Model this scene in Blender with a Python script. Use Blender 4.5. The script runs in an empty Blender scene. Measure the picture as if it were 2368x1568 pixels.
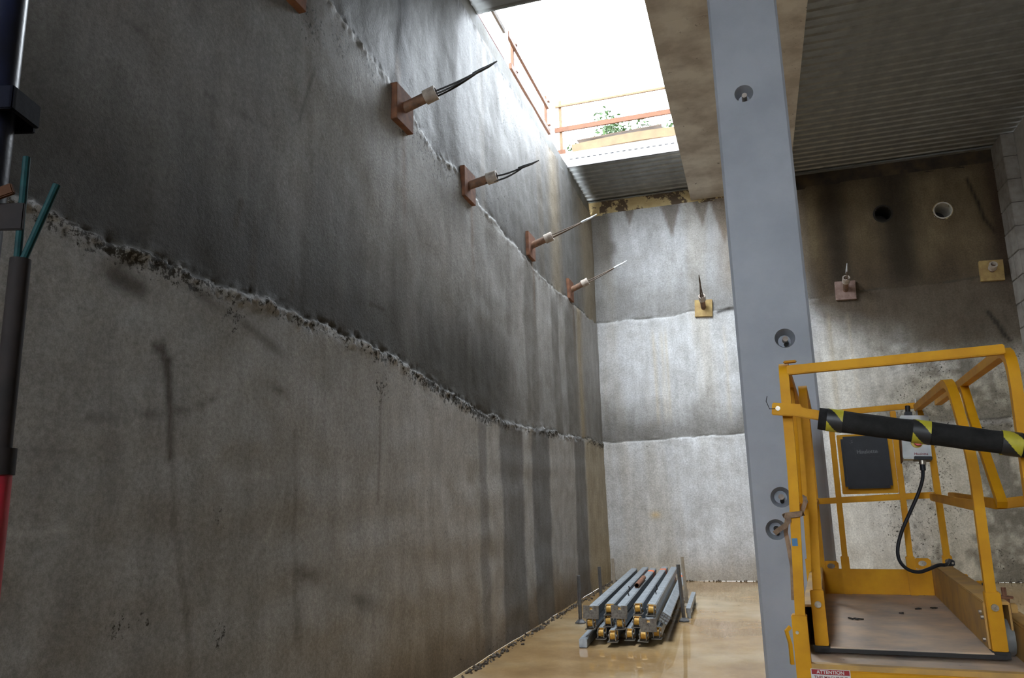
import bpy, bmesh, math, random
import numpy as np
from mathutils import Vector, Matrix, Quaternion

# ------------------------------------------------------------------ camera, sky, light, exposure
sc = bpy.context.scene
C = sc.collection
F_PX, H = 1778.68, 1.65
RM = np.array([[0.95367442, 0.29961297, -0.02715079],
               [-0.08537608, 0.18300123, -0.97939853],
               [-0.28847187, 0.93634535, 0.20010337]])      # world -> (right, down, forward)
cam_d = bpy.data.cameras.new('camera')
cam_d.sensor_width = 36.0
cam_d.lens = 36.0 * F_PX / 2368.0
cam_d.clip_start, cam_d.clip_end = 0.05, 300
cam = bpy.data.objects.new('camera', cam_d)
C.objects.link(cam)
r_, d_, f_ = (Vector(RM[i]) for i in range(3))
cam.matrix_world = Matrix(((r_.x, -d_.x, -f_.x, 0), (r_.y, -d_.y, -f_.y, 0), (r_.z, -d_.z, -f_.z, H), (0, 0, 0, 1)))
sc.camera = cam

SKY_STRENGTH = 30.0
world = bpy.data.worlds.new('overcast_sky')
sc.world = world
world.use_nodes = True
bg = world.node_tree.nodes['Background']
bg.inputs[0].default_value = (0.84, 0.92, 1.0, 1)
bg.inputs[1].default_value = SKY_STRENGTH

sc.view_settings.view_transform = 'Standard'
sc.view_settings.look = 'None'
sc.view_settings.exposure = 0.0
sc.view_settings.gamma = 1.0
sc.view_settings.use_curve_mapping = False
sc.cycles.use_denoising = True
sc.cycles.max_bounces = 10
sc.cycles.diffuse_bounces = 6
sc.cycles.sample_clamp_indirect = 12.0
sc.cycles.caustics_reflective = False
sc.cycles.caustics_refractive = False


def portal(name, loc, sx, sy, rot=(0, 0, 0)):
    l = bpy.data.lights.new(name, 'AREA')
    l.shape = 'RECTANGLE'
    l.size, l.size_y = sx, sy
    l.cycles.is_portal = True
    o = bpy.data.objects.new(name, l)
    o.location = loc
    o.rotation_euler = rot
    C.objects.link(o)


# daylight enters by the roof void in view and by a high open bay in the end wall behind the camera
V1 = (-2.97, -0.81, 8.43, 13.45)
OE = (-2.9, -0.75, 2.6, 7.45)          # high opening in the end wall: x from, x to, sill, head
portal('sky_portal', ((V1[0] + V1[1]) / 2, (V1[2] + V1[3]) / 2, 8.06), V1[1] - V1[0], V1[3] - V1[2])
portal('sky_portal', ((OE[0] + OE[1]) / 2, -7.02, (OE[2] + OE[3]) / 2), OE[1] - OE[0], OE[3] - OE[2], (-math.pi / 2, 0, 0))

random.seed(7)
rng = np.random.RandomState(11)
PI = math.pi


# ------------------------------------------------------------------ pixels of the 2368x1568 frame -> points on real planes
def ray(px, py):
    return RM.T @ np.array([(px - 1184) / F_PX, (py - 784) / F_PX, 1.0])


def on_x(px, py, x):
    d = ray(px, py); return np.array([0, 0, H]) + d * (x / d[0])


def on_y(px, py, y):
    d = ray(px, py); return np.array([0, 0, H]) + d * (y / d[1])


# ------------------------------------------------------------------ noise on arrays
def vnoise(x, y, seed=0):
    xi, yi = np.floor(x).astype(np.int64), np.floor(y).astype(np.int64)
    fx, fy = x - xi, y - yi
    fx, fy = fx * fx * (3 - 2 * fx), fy * fy * (3 - 2 * fy)

    def h(a, b):
        n = (a * 374761393 + b * 668265263 + seed * 982451653) & 0xffffffff
        n = ((n ^ (n >> 13)) * 1274126177) & 0xffffffff
        return ((n ^ (n >> 16)) & 0xffff) / 65535.0
    return (h(xi, yi) * (1 - fx) + h(xi + 1, yi) * fx) * (1 - fy) + (h(xi, yi + 1) * (1 - fx) + h(xi + 1, yi + 1) * fx) * fy


def fbm(x, y, seed=0, o=4):
    s, a, t = 0, 1.0, 0
    for i in range(o):
        s = s + a * vnoise(x * 2 ** i, y * 2 ** i, seed + i); t += a; a *= .5
    return s / t


def sstep(a, b, x):
    t = np.clip((x - a) / (b - a), 0, 1)
    return t * t * (3 - 2 * t)


def bump1(x, c, w):
    return np.exp(-((x - c) / w) ** 2)


# ------------------------------------------------------------------ materials
def nodes_of(name):
    m = bpy.data.materials.new(name)
    m.use_nodes = True
    nt = m.node_tree
    return m, nt, nt.nodes['Principled BSDF']


def N(nt, t, **k):
    n = nt.nodes.new(t)
    for a, b in k.items():
        setattr(n, a, b)
    return n


def noise_node(nt, co, scale, detail=5, rough=.6):
    n = N(nt, 'ShaderNodeTexNoise')
    n.inputs['Scale'].default_value = scale
    n.inputs['Detail'].default_value = detail
    n.inputs['Roughness'].default_value = rough
    nt.links.new(co, n.inputs['Vector'])
    return n.outputs['Fac']


def ramp(nt, fac, stops):
    r = N(nt, 'ShaderNodeValToRGB')
    el = r.color_ramp.elements
    while len(el) < len(stops):
        el.new(.5)
    for e, (p, c) in zip(el, stops):
        e.position = p
        e.color = (*c, 1) if len(c) == 3 else c
    nt.links.new(fac, r.inputs[0])
    return r.outputs[0]


def mixc(nt, fac, a, b, blend='MIX'):
    m = N(nt, 'ShaderNodeMix', data_type='RGBA', blend_type=blend)
    for s, v in ((0, fac), (6, a), (7, b)):
        if isinstance(v, (int, float)):
            m.inputs[s].default_value = v
        elif isinstance(v, tuple):
            m.inputs[s].default_value = (*v, 1)
        else:
            nt.links.new(v, m.inputs[s])
    return m.outputs[2]


def add_bump(nt, bs, heights, strength=.4, dist=.01):
    """heights: list of (socket, weight)"""
    tot = None
    for s, w in heights:
        k = N(nt, 'ShaderNodeMath', operation='MULTIPLY')
        nt.links.new(s, k.inputs[0]); k.inputs[1].default_value = w
        if tot is None:
            tot = k.outputs[0]
        else:
            a = N(nt, 'ShaderNodeMath', operation='ADD')
            nt.links.new(tot, a.inputs[0]); nt.links.new(k.outputs[0], a.inputs[1]); tot = a.outputs[0]
    b = N(nt, 'ShaderNodeBump')
    b.inputs['Strength'].default_value = strength
    b.inputs['Distance'].default_value = dist
    nt.links.new(tot, b.inputs['Height'])
    nt.links.new(b.outputs[0], bs.inputs['Normal'])


def mat(name, c1, c2=None, rough=.6, metal=0., scale=8., lo=.35, hi=.65, spot=None, spot_at=.66, spot_scale=30.,
        bump=.15, bscale=60., bdist=.004, rough2=None, spec=.5):
    m, nt, bs = nodes_of(name)
    co = N(nt, 'ShaderNodeTexCoord').outputs['Object']
    c2 = c2 or tuple(v * .75 for v in c1)
    n1 = noise_node(nt, co, scale)
    col = ramp(nt, n1, [(lo, c2), (hi, c1)])
    if spot:
        n2 = noise_node(nt, co, spot_scale, 6, .7)
        k = ramp(nt, n2, [(spot_at, (0, 0, 0)), (spot_at + .04, (1, 1, 1))])
        col = mixc(nt, k, col, spot)
    nt.links.new(col, bs.inputs['Base Color'])
    bs.inputs['Metallic'].default_value = metal
    bs.inputs['Specular IOR Level'].default_value = spec
    if rough2 is None:
        bs.inputs['Roughness'].default_value = rough
    else:
        rr = ramp(nt, n1, [(lo, (rough2,) * 3), (hi, (rough,) * 3)])
        nt.links.new(rr, bs.inputs['Roughness'])
    if bump:
        add_bump(nt, bs, [(noise_node(nt, co, bscale, 4), 1.0)], bump, bdist)
    return m


def wall_mat():
    """sprayed concrete: colour, wetness and honeycombing come as mesh attributes, grain and pits from noise"""
    m, nt, bs = nodes_of('sprayed_concrete')
    co = N(nt, 'ShaderNodeTexCoord').outputs['Object']
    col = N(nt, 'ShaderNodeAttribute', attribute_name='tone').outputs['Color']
    at = N(nt, 'ShaderNodeAttribute', attribute_name='look')
    sp = N(nt, 'ShaderNodeSeparateColor')
    nt.links.new(at.outputs['Color'], sp.inputs[0])
    speck, wet, wear = sp.outputs[0], sp.outputs[1], sp.outputs[2]
    mp = N(nt, 'ShaderNodeMapping')
    mp.inputs['Scale'].default_value = (1, 1, .18)
    nt.links.new(co, mp.inputs['Vector'])
    streak = noise_node(nt, mp.outputs[0], 7., 6, .62)
    fine = noise_node(nt, co, 38., 6, .68)
    grain = noise_node(nt, co, 150., 3, .6)
    mid = noise_node(nt, co, 3.2, 6, .6)
    c = mixc(nt, .42, col, ramp(nt, streak, [(.3, (.62, .61, .59)), (.7, (1.25, 1.25, 1.25))]), 'MULTIPLY')
    c = mixc(nt, .85, c, ramp(nt, fine, [(.3, (.66, .66, .65)), (.7, (1.24, 1.24, 1.24))]), 'MULTIPLY')
    c = mixc(nt, .6, c, ramp(nt, grain, [(.3, (.7, .7, .7)), (.7, (1.25, 1.25, 1.25))]), 'MULTIPLY')
    c = mixc(nt, .45, c, ramp(nt, mid, [(.32, (.66, .62, .56)), (.68, (1.2, 1.2, 1.22))]), 'MULTIPLY')
    # pits and honeycombing
    pn = noise_node(nt, co, 26., 8, .75)
    a = N(nt, 'ShaderNodeMath', operation='MULTIPLY_ADD')
    nt.links.new(speck, a.inputs[0]); a.inputs[1].default_value = .36
    nt.links.new(pn, a.inputs[2])
    pit = ramp(nt, a.outputs[0], [(.745, (0, 0, 0)), (.80, (1, 1, 1))])
    c = mixc(nt, pit, c, (.028, .024, .017))
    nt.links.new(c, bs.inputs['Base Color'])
    rr = N(nt, 'ShaderNodeMapRange')
    nt.links.new(wet, rr.inputs[0])
    rr.inputs[3].default_value, rr.inputs[4].default_value = .78, .52
    nt.links.new(rr.outputs[0], bs.inputs['Roughness'])
    bs.inputs['Specular IOR Level'].default_value = .25
    pi = N(nt, 'ShaderNodeMath', operation='MULTIPLY')
    nt.links.new(pit, pi.inputs[0]); pi.inputs[1].default_value = -1.0
    add_bump(nt, bs, [(fine, .5), (grain, .22), (mid, .9), (pi.outputs[0], .55)], .55, .016)
    return m


M_WALL = wall_mat()
M_CONC = mat('precast_concrete', (.39, .41, .45), (.325, .345, .385), .62, scale=2.2, bump=.12, bscale=90, spot=(.2, .2, .2), spot_at=.75, spot_scale=60)
M_BEAM = mat('stained_beam_concrete', (.68, .63, .54), (.42, .36, .29), .75, scale=1.6, lo=.36, hi=.62, spot=(.18, .145, .11), spot_at=.64, spot_scale=9, bump=.25, bscale=40)
M_CAP = mat('capping_concrete', (.20, .205, .205), (.13, .12, .095), .75, scale=2.3, spot=(.13, .10, .07), spot_at=.63, spot_scale=5, bump=.35, bscale=30, bdist=.01)
M_CAPB = mat('stained_capping', (.56, .44, .22), (.40, .29, .13), .8, scale=3.2, spot=(.085, .055, .03), spot_at=.52, spot_scale=3.2, bump=.35, bscale=30, bdist=.01)
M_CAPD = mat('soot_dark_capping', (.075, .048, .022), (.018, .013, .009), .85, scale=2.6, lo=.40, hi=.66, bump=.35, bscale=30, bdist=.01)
M_BLOCK = mat('concrete_block', (.33, .31, .285), (.22, .20, .18), .85, scale=5, spot=(.1, .09, .08), spot_at=.68, spot_scale=20, bump=.3, bscale=70, bdist=.006)
M_MORTAR = mat('block_joint', (.10, .09, .08), None, .9)
M_DECK = mat('galvanised_deck', (.30, .305, .295), (.22, .225, .22), .36, .45, scale=4, rough2=.5, bump=.05)
M_SLAB = mat('slab_concrete', (.45, .44, .42), (.36, .35, .33), .8)
M_GALV = mat('galvanised_steel', (.40, .435, .465), (.28, .31, .34), .42, .55, scale=14, rough2=.55, spot=(.66, .69, .71), spot_at=.64, spot_scale=24, bump=.05)
M_STEELGREY = mat('dull_steel_stake', (.17, .17, .175), (.11, .105, .10), .6, .4, scale=20)
M_STEELTAN = mat('muddy_steel_stake', (.40, .34, .26), (.29, .245, .19), .8, scale=12)
M_CASTING = mat('cast_end_fitting', (.24, .225, .20), (.10, .09, .08), .5, .5, scale=30, spot=(.12, .08, .05), spot_at=.62)
M_BUSH = mat('yellow_bush', (.72, .40, .04), (.40, .20, .03), .55, scale=40)
M_ORANGE = mat('orange_paint_mark', (.95, .20, .05), (.8, .15, .04), .6)
M_RUST = mat('rusty_plate', (.30, .135, .072), (.17, .075, .045), .85, .1, scale=11, spot=(.42, .27, .17), spot_at=.66, spot_scale=22, bump=.3, bscale=80)
M_RUST_Y = mat('ochre_plate', (.44, .315, .12), (.30, .19, .075), .8, scale=9, spot=(.2, .1, .05), spot_at=.66, spot_scale=14, bump=.2)
M_RUST_D = mat('dusty_pink_plate', (.33, .235, .20), (.20, .125, .10), .85, scale=9, spot=(.1, .06, .05), spot_at=.64, spot_scale=14, bump=.2)
M_PIPE_R = mat('anchor_pipe', (.27, .15, .09), (.12, .08, .06), .75, .2, scale=14, bump=.3)
M_COLLAR = mat('anchor_collar', (.52, .46, .40), (.34, .28, .23), .75, .1, scale=18)
M_STRAND = mat('black_strand', (.028, .028, .03), (.012, .012, .014), .42, .4)
M_STRAND_R = mat('rusty_strand', (.17, .12, .085), (.09, .065, .05), .6, .3, scale=30)
M_TAPE_W = mat('white_tape', (.80, .84, .88), (.6, .66, .74), .5)
M_TAPE_B = mat('black_tape', (.02, .021, .023), None, .45)
M_YEL = mat('worn_yellow_paint', (.68, .335, .006), (.55, .25, .006), .6, 0, scale=6, spot=(.55, .42, .22), spot_at=.70, spot_scale=44, bump=.06, bscale=120, bdist=.002, spec=.25)
M_YELD = mat('dusty_yellow_paint', (.56, .33, .085), (.40, .245, .085), .62, 0, scale=7, lo=.38, hi=.6, spot=(.22, .17, .11), spot_at=.69, spot_scale=30, bump=.08)
M_PLY = mat('dirty_deck_ply', (.62, .46, .32), (.40, .33, .275), .75, scale=5, lo=.34, hi=.62, spot=(.05, .04, .035), spot_at=.67, spot_scale=18, bump=.2, bscale=40)
M_EDGE = mat('grey_edge_form', (.13, .125, .125), (.10, .095, .095), .6)
M_DARK = mat('dark_rubber_edge', (.022, .02, .02), None, .7)
M_FOAM = mat('black_foam', (.028, .027, .027), (.015, .015, .015), .95, scale=14, spot=(.13, .13, .13), spot_at=.71, spot_scale=45, bump=.8, bscale=95, bdist=.004, spec=.15)
M_PLASTIC = mat('black_plastic', (.016, .018, .024), (.012, .012, .016), .5, scale=9, spot=(.13, .14, .16), spot_at=.70, spot_scale=16, bump=.03, spec=.25)
M_GREYBOX = mat('grey_enclosure', (.55, .57, .58), (.42, .44, .45), .5, scale=12)
M_RED = mat('red_button', (.70, .03, .03), (.6, .025, .025), .35)
M_YBASE = mat('yellow_button_base', (.72, .52, .04), None, .45)
M_METAL = mat('zinc_bolt', (.45, .42, .36), (.25, .2, .15), .4, .7, scale=40)
M_WHEEL = mat('grey_roller', (.22, .22, .21), (.15, .15, .145), .6, scale=20)
M_TYRE = mat('grey_tyre', (.13, .13, .13), None, .8)
M_STICKER_W = mat('sticker_white', (.72, .70, .68), (.62, .6, .58), .45, bump=0)
M_STICKER_R = mat('sticker_red', (.36, .018, .022), (.30, .015, .02), .4, bump=0)
M_STICKER_B = mat('sticker_blue', (.02, .16, .36), None, .4, bump=0)
M_INK = mat('sticker_ink', (.22, .02, .03), None, .5, bump=0)
M_EMBOSS = mat('embossed_letters', (.030, .031, .036), None, .3, bump=0)
M_STRAP = mat('dirty_webbing', (.33, .22, .14), (.17, .11, .07), .85, scale=22, bump=.3, bscale=200)
M_NAVY = mat('navy_painted_steel', (.008, .011, .03), (.004, .005, .011), .34, 0, scale=10, spec=.3)
M_NAVYD = mat('dull_navy_clamp', (.004, .005, .012), (.003, .003, .006), .75, 0, spec=.08)
M_RUSTD = mat('dark_rust', (.075, .034, .018), (.035, .018, .012), .85, spec=.1)
M_BROWNST = mat('weathered_brown_tube', (.022, .017, .016), (.012, .010, .010), .8, 0, scale=9, spec=.2)
M_GREEN = mat('green_painted_rod', (.008, .042, .044), (.005, .024, .027), .6, 0, scale=30, spec=.12)
M_REDP = mat('red_painted_tube', (.33, .006, .022), (.22, .005, .016), .45, scale=10)
M_TIMBER = mat('pale_timber', (.15, .085, .036), (.11, .06, .025), .75, scale=6, bump=.2)
M_OTIMBER = mat('orange_timber', (.105, .033, .007), (.075, .024, .005), .75, scale=6, bump=.2)
M_REDB = mat('red_toe_board', (.13, .009, .006), (.10, .007, .005), .6, scale=6)
M_WHITEP = mat('white_post', (.78, .78, .76), None, .6)
M_PLYB = mat('weathered_plywood', (.10, .066, .045), (.05, .035, .025), .85, scale=4, bump=.3)
M_LEAF = mat('leaf_green', (.022, .055, .006), (.013, .036, .004), .6, scale=3, bump=0)
M_BARK = mat('bark', (.16, .12, .09), None, .9)
M_GROUND = mat('street_ground', (.22, .20, .17), (.15, .13, .11), .9, scale=2)
M_SKYBLOCK = mat('dark_sky_blocker', (.13, .13, .135), (.10, .10, .105), .7)
M_PVC = mat('white_pvc', (.70, .68, .62), (.5, .46, .38), .4)
M_BLACKPIPE = mat('soot_black_pipe', (.02, .016, .012), None, .8)
M_DEBRIS = mat('mortar_crumbs', (.12, .095, .07), (.045, .036, .028), .9, scale=12)
M_WIRE = mat('thin_wire', (.03, .022, .018), None, .6, .5)


def floor_mat():
    m, nt, bs = nodes_of('wet_silted_floor')
    co = N(nt, 'ShaderNodeTexCoord').outputs['Object']
    big = noise_node(nt, co, .55, 5, .55)
    mid = noise_node(nt, co, 2.4, 6, .6)
    fine = noise_node(nt, co, 30., 5, .65)
    c = ramp(nt, big, [(.30, (.28, .165, .068)), (.46, (.38, .25, .118)), (.64, (.48, .37, .225))])
    c = mixc(nt, .55, c, ramp(nt, mid, [(.32, (.68, .62, .52)), (.68, (1.22, 1.2, 1.16))]), 'MULTIPLY')
    c = mixc(nt, .35, c, ramp(nt, fine, [(.3, (.8, .8, .78)), (.7, (1.15, 1.15, 1.15))]), 'MULTIPLY')
    nt.links.new(c, bs.inputs['Base Color'])
    r = ramp(nt, mid, [(.46, (.012,) * 3), (.74, (.11,) * 3)])
    nt.links.new(r, bs.inputs['Roughness'])
    bs.inputs['Specular IOR Level'].default_value = .5
    bs.inputs['IOR'].default_value = 1.36
    add_bump(nt, bs, [(mid, .5), (big, 1.0)], .045, .012)
    return m


M_FLOOR = floor_mat()


# ------------------------------------------------------------------ mesh building
class MB:
    def __init__(self):
        self.v, self.f = [], []

    def add(self, vs, fs):
        o = len(self.v)
        self.v += [tuple(map(float, p)) for p in vs]
        self.f += [tuple(i + o for i in q) for q in fs]
        return self

    def box(self, lo, hi, R=None, c=None):
        x0, y0, z0 = lo; x1, y1, z1 = hi
        vs = [(x, y, z) for x in (x0, x1) for y in (y0, y1) for z in (z0, z1)]
        if R is not None:
            c = Vector(c if c is not None else (0, 0, 0))
            vs = [R @ (Vector(p)) + c for p in vs]
        return self.add(vs, [(0, 1, 3, 2), (4, 6, 7, 5), (0, 4, 5, 1), (2, 3, 7, 6), (0, 2, 6, 4), (1, 5, 7, 3)])

    def sweep(self, path, prof, up=(0, 0, 1), caps=True, scale=None):
        """prof: list of (a, b) across the path; frames carried along the path"""
        P = [Vector(p) for p in path]
        n, k = len(P), len(prof)
        T = []
        for i in range(n):
            a = P[min(i + 1, n - 1)] - P[max(i - 1, 0)]
            if 0 < i < n - 1:
                a = (P[i] - P[i - 1]).normalized() + (P[i + 1] - P[i]).normalized()
            T.append(a.normalized())
        u = Vector(up)
        s = T[0].cross(u)
        if s.length < 1e-4:
            s = T[0].cross(Vector((1, 0, 0)))
        s.normalize()
        vs = []
        for i in range(n):
            if i:
                s = T[i - 1].rotation_difference(T[i]) @ s
                s = (s - T[i] * s.dot(T[i])).normalized()
            w = s.cross(T[i]).normalized()
            q = 1.0
            if 0 < i < n - 1:
                cs = (P[i] - P[i - 1]).normalized().dot(T[i])
                q = 1 / max(cs, .5)
            k2 = scale[i] if scale else 1.0
            for a, b in prof:
                vs.append(P[i] + s * a * k2 + w * b * k2)
        fs = []
        for i in range(n - 1):
            for j in range(k):
                a, b = i * k + j, i * k + (j + 1) % k
                fs.append((a, b, b + k, a + k))
        if caps:
            fs.append(tuple(range(k - 1, -1, -1)))
            fs.append(tuple((n - 1) * k + j for j in range(k)))
        return self.add(vs, fs)

    def sq(self, path, w, h=None, up=(0, 0, 1)):
        h = h or w
        return self.sweep(path, [(-w / 2, -h / 2), (w / 2, -h / 2), (w / 2, h / 2), (-w / 2, h / 2)], up)

    def tube(self, path, r, seg=12, scale=None, up=(0, 0, 1)):
        return self.sweep(path, [(r * math.cos(2 * PI * i / seg), r * math.sin(2 * PI * i / seg)) for i in range(seg)], up, True, scale)

    def ring(self, c, axis, r0, r1, L, seg=20):
        """hollow tube from c along axis"""
        ax = Vector(axis).normalized()
        s = ax.orthogonal().normalized(); w = ax.cross(s)
        vs = []
        for t, r in ((0, r1), (L, r1), (L, r0), (0, r0)):
            for i in range(seg):
                a = 2 * PI * i / seg
                vs.append(Vector(c) + ax * t + (s * math.cos(a) + w * math.sin(a)) * r)
        fs = []
        for b in range(4):
            for i in range(seg):
                j = (i + 1) % seg
                q = ((b + 1) % 4) * seg
                fs.append((b * seg + i, b * seg + j, q + j, q + i))
        return self.add(vs, fs)

    def prism(self, pts, d):
        """closed polygon of 3-D points pushed along d"""
        n = len(pts)
        d = Vector(d)
        vs = [Vector(p) for p in pts] + [Vector(p) + d for p in pts]
        fs = [tuple(range(n - 1, -1, -1)), tuple(range(n, 2 * n))] + [(i, (i + 1) % n, n + (i + 1) % n, n + i) for i in range(n)]
        return self.add(vs, fs)

    def mesh(self, name, mats, smooth=True, bevel=0):
        me = bpy.data.meshes.new(name)
        me.from_pydata(self.v, [], self.f)
        bm = bmesh.new(); bm.from_mesh(me)
        bmesh.ops.recalc_face_normals(bm, faces=bm.faces)
        if bevel:
            es = [e for e in bm.edges if len(e.link_faces) == 2 and e.calc_face_angle(0) > .6]
            bmesh.ops.bevel(bm, geom=es, offset=bevel, segments=2, affect='EDGES', clamp_overlap=True)
        bm.to_mesh(me); bm.free()
        for m in (mats if isinstance(mats, (list, tuple)) else [mats]):
            me.materials.append(m)
        if smooth:
            me.polygons.foreach_set('use_smooth', [True] * len(me.polygons))
            me.set_sharp_from_angle(angle=math.radians(32))
        return me

    def build(self, name, m, parent=None, bevel=0, smooth=True):
        return link(name, self.mesh(name, m, smooth, bevel), parent)


def link(name, me, parent=None):
    o = bpy.data.objects.new(name, me)
    C.objects.link(o)
    o.parent = parent
    return o


def tag(o, label=None, cat=None, group=None, kind=None):
    if label: o['label'] = label
    if cat: o['category'] = cat
    if group: o['group'] = group
    if kind: o['kind'] = kind
    return o


def thing(name, label, cat, loc=(0, 0, 0), rot=(0, 0, 0), group=None):
    o = bpy.data.objects.new(name, None)
    o.empty_display_size = .1
    C.objects.link(o)
    o.location = loc
    o.rotation_euler = rot
    return tag(o, label, cat, group)


def copy_tree(o, parent=None):
    c = o.copy(); C.objects.link(c); c.parent = parent
    for ch in list(o.children):
        copy_tree(ch, c)
    return c


def text_mesh(name, body, size, m, parent, loc, rot, extrude=.0004, bold=False):
    cu = bpy.data.curves.new(name, 'FONT')
    cu.body = body; cu.size = size; cu.extrude = extrude
    cu.align_x = 'CENTER'; cu.align_y = 'CENTER'
    if bold: cu.offset = size * .018
    t = bpy.data.objects.new(name, cu)
    C.objects.link(t)
    dg = bpy.context.evaluated_depsgraph_get()
    me = bpy.data.meshes.new_from_object(t.evaluated_get(dg))
    bpy.data.objects.remove(t)
    me.materials.clear(); me.materials.append(m)
    o = link(name, me, parent)
    o.location = loc; o.rotation_euler = rot
    return o


# ------------------------------------------------------------------ the pit: floor, sprayed walls, capping
XL, YB, XR, YF = -2.92, 15.40, 4.87, -7.0
ZCAP, ZDECK, ZBEAM = 7.46, 7.755, 7.50


def grid_wall(name, us, zs, place, tone, look, holes=()):
    U, Z = np.meshgrid(us, zs)
    P = place(U, Z)
    nu, nz = len(us), len(zs)
    idx = np.arange(nu * nz).reshape(nz, nu)
    q = np.stack([idx[:-1, :-1], idx[:-1, 1:], idx[1:, 1:], idx[1:, :-1]], -1).reshape(-1, 4)
    if holes:
        cu, cz = (U[:-1, :-1] + U[1:, 1:]) / 2, (Z[:-1, :-1] + Z[1:, 1:]) / 2
        keep = np.ones(cu.shape, bool)
        for hu, hz, hr in holes:
            keep &= (cu - hu) ** 2 + (cz - hz) ** 2 > hr * hr
        q = q[keep.reshape(-1)]
    me = bpy.data.meshes.new(name)
    me.from_pydata(P.reshape(-1, 3).tolist(), [], q.tolist())
    for nm, arr in (('tone', tone(U, Z)), ('look', look(U, Z))):
        a = me.attributes.new(nm, 'FLOAT_COLOR', 'POINT')
        c4 = np.ones((nu * nz, 4), np.float32)
        c4[:, :3] = arr.reshape(-1, 3)
        a.data.foreach_set('color', c4.reshape(-1))
    me.polygons.foreach_set('use_smooth', [True] * len(me.polygons))
    me.materials.append(M_WALL)
    o = link(name, me)
    o['kind'] = 'structure'
    return o


def mixa(a, b, t):
    return a * (1 - t[..., None]) + np.array(b) * t[..., None]


# left wall joints between the sprayed lifts (height against Y)
J1 = np.array([(-7, 2.96), (2.3, 2.955), (3.06, 2.92), (3.56, 2.90), (4.05, 2.925), (4.77, 2.92), (5.5, 2.875), (6.2, 2.81), (7.6, 2.65), (8.2, 2.57), (9.7, 2.55), (11.5, 2.59), (15.4, 2.65)])
J2 = np.array([(-7, 5.5), (4.76, 5.53), (5.3, 5.47), (5.9, 5.43), (6.8, 5.15), (7.7, 5.2), (9, 5.03), (10.6, 4.93), (12.5, 4.99), (15.4, 5.09)])


def lw_joints(Y):
    n = (fbm(Y * 2.2, Y * 0, 3, 4) - .5) * .10 + (fbm(Y * 13, Y * 0, 5, 3) - .5) * .035
    return np.interp(Y, J1[:, 0], J1[:, 1]) + n, np.interp(Y, J2[:, 0], J2[:, 1]) + (fbm(Y * 2.6, Y * 0, 9, 4) - .5) * .12


def lw_place(Y, Z):
    j1, j2 = lw_joints(Y)
    lowr = sstep(.010, -.012, Z - j1)
    mid = sstep(.012, -.016, Z - j2)
    x = XL + .010 + lowr * .022 + mid * .012
    x = x + (fbm(Y * .8, Z * .8, 21, 4) - .5) * .05 + (fbm(Y * 4, Z * 4, 27, 3) - .5) * .014
    rough = bump1(Z, j1 - .02, .06) * 1.0 + bump1(Z, j2 - .02, .06) * .7 + bump1(Z, 7.43, .06) * .5
    x = x + rough * ((fbm(Y * 7, Z * 7, 33, 4) - .5) * .045 + (fbm(Y * 22, Z * 22, 35, 3) - .5) * .05)
    # horizontal trowel ripples on the lowest lift
    x = x + .0032 * np.sin(Z * 15 + 3 * fbm(Y * .5, Z * .5, 41)) * sstep(2.9, 2.2, Z) * sstep(.35, .75, fbm(Y * .6, Z * .9, 45))
    x = x - sstep(.35, .0, Z) * .012 * fbm(Y * 6, Z * 6, 51)
    # old pour edges: shallow upright creases
    for yc, a in ((3.1, .006), (4.55, .006), (6.0, .005), (8.5, .005)):
        x = x + a * np.tanh((Y - yc - (fbm(Z * .8, Z * 0 + yc, 61) - .5) * .3) / .03) * .5
    return np.stack([x, Y, Z], -1)


def strips(Y, Z, lst, seed):
    t = np.zeros_like(Y)
    wob = (fbm(Z * 1.1, Z * 0 + 2, seed, 4) - .5) * .28
    for a, b, s in lst:
        t = np.maximum(t, s * sstep(a - .045, a + .045, Y + wob * (.8 if s > .3 else 1)) * sstep(b + .05, b - .05, Y + wob * .7))
    return t


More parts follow.
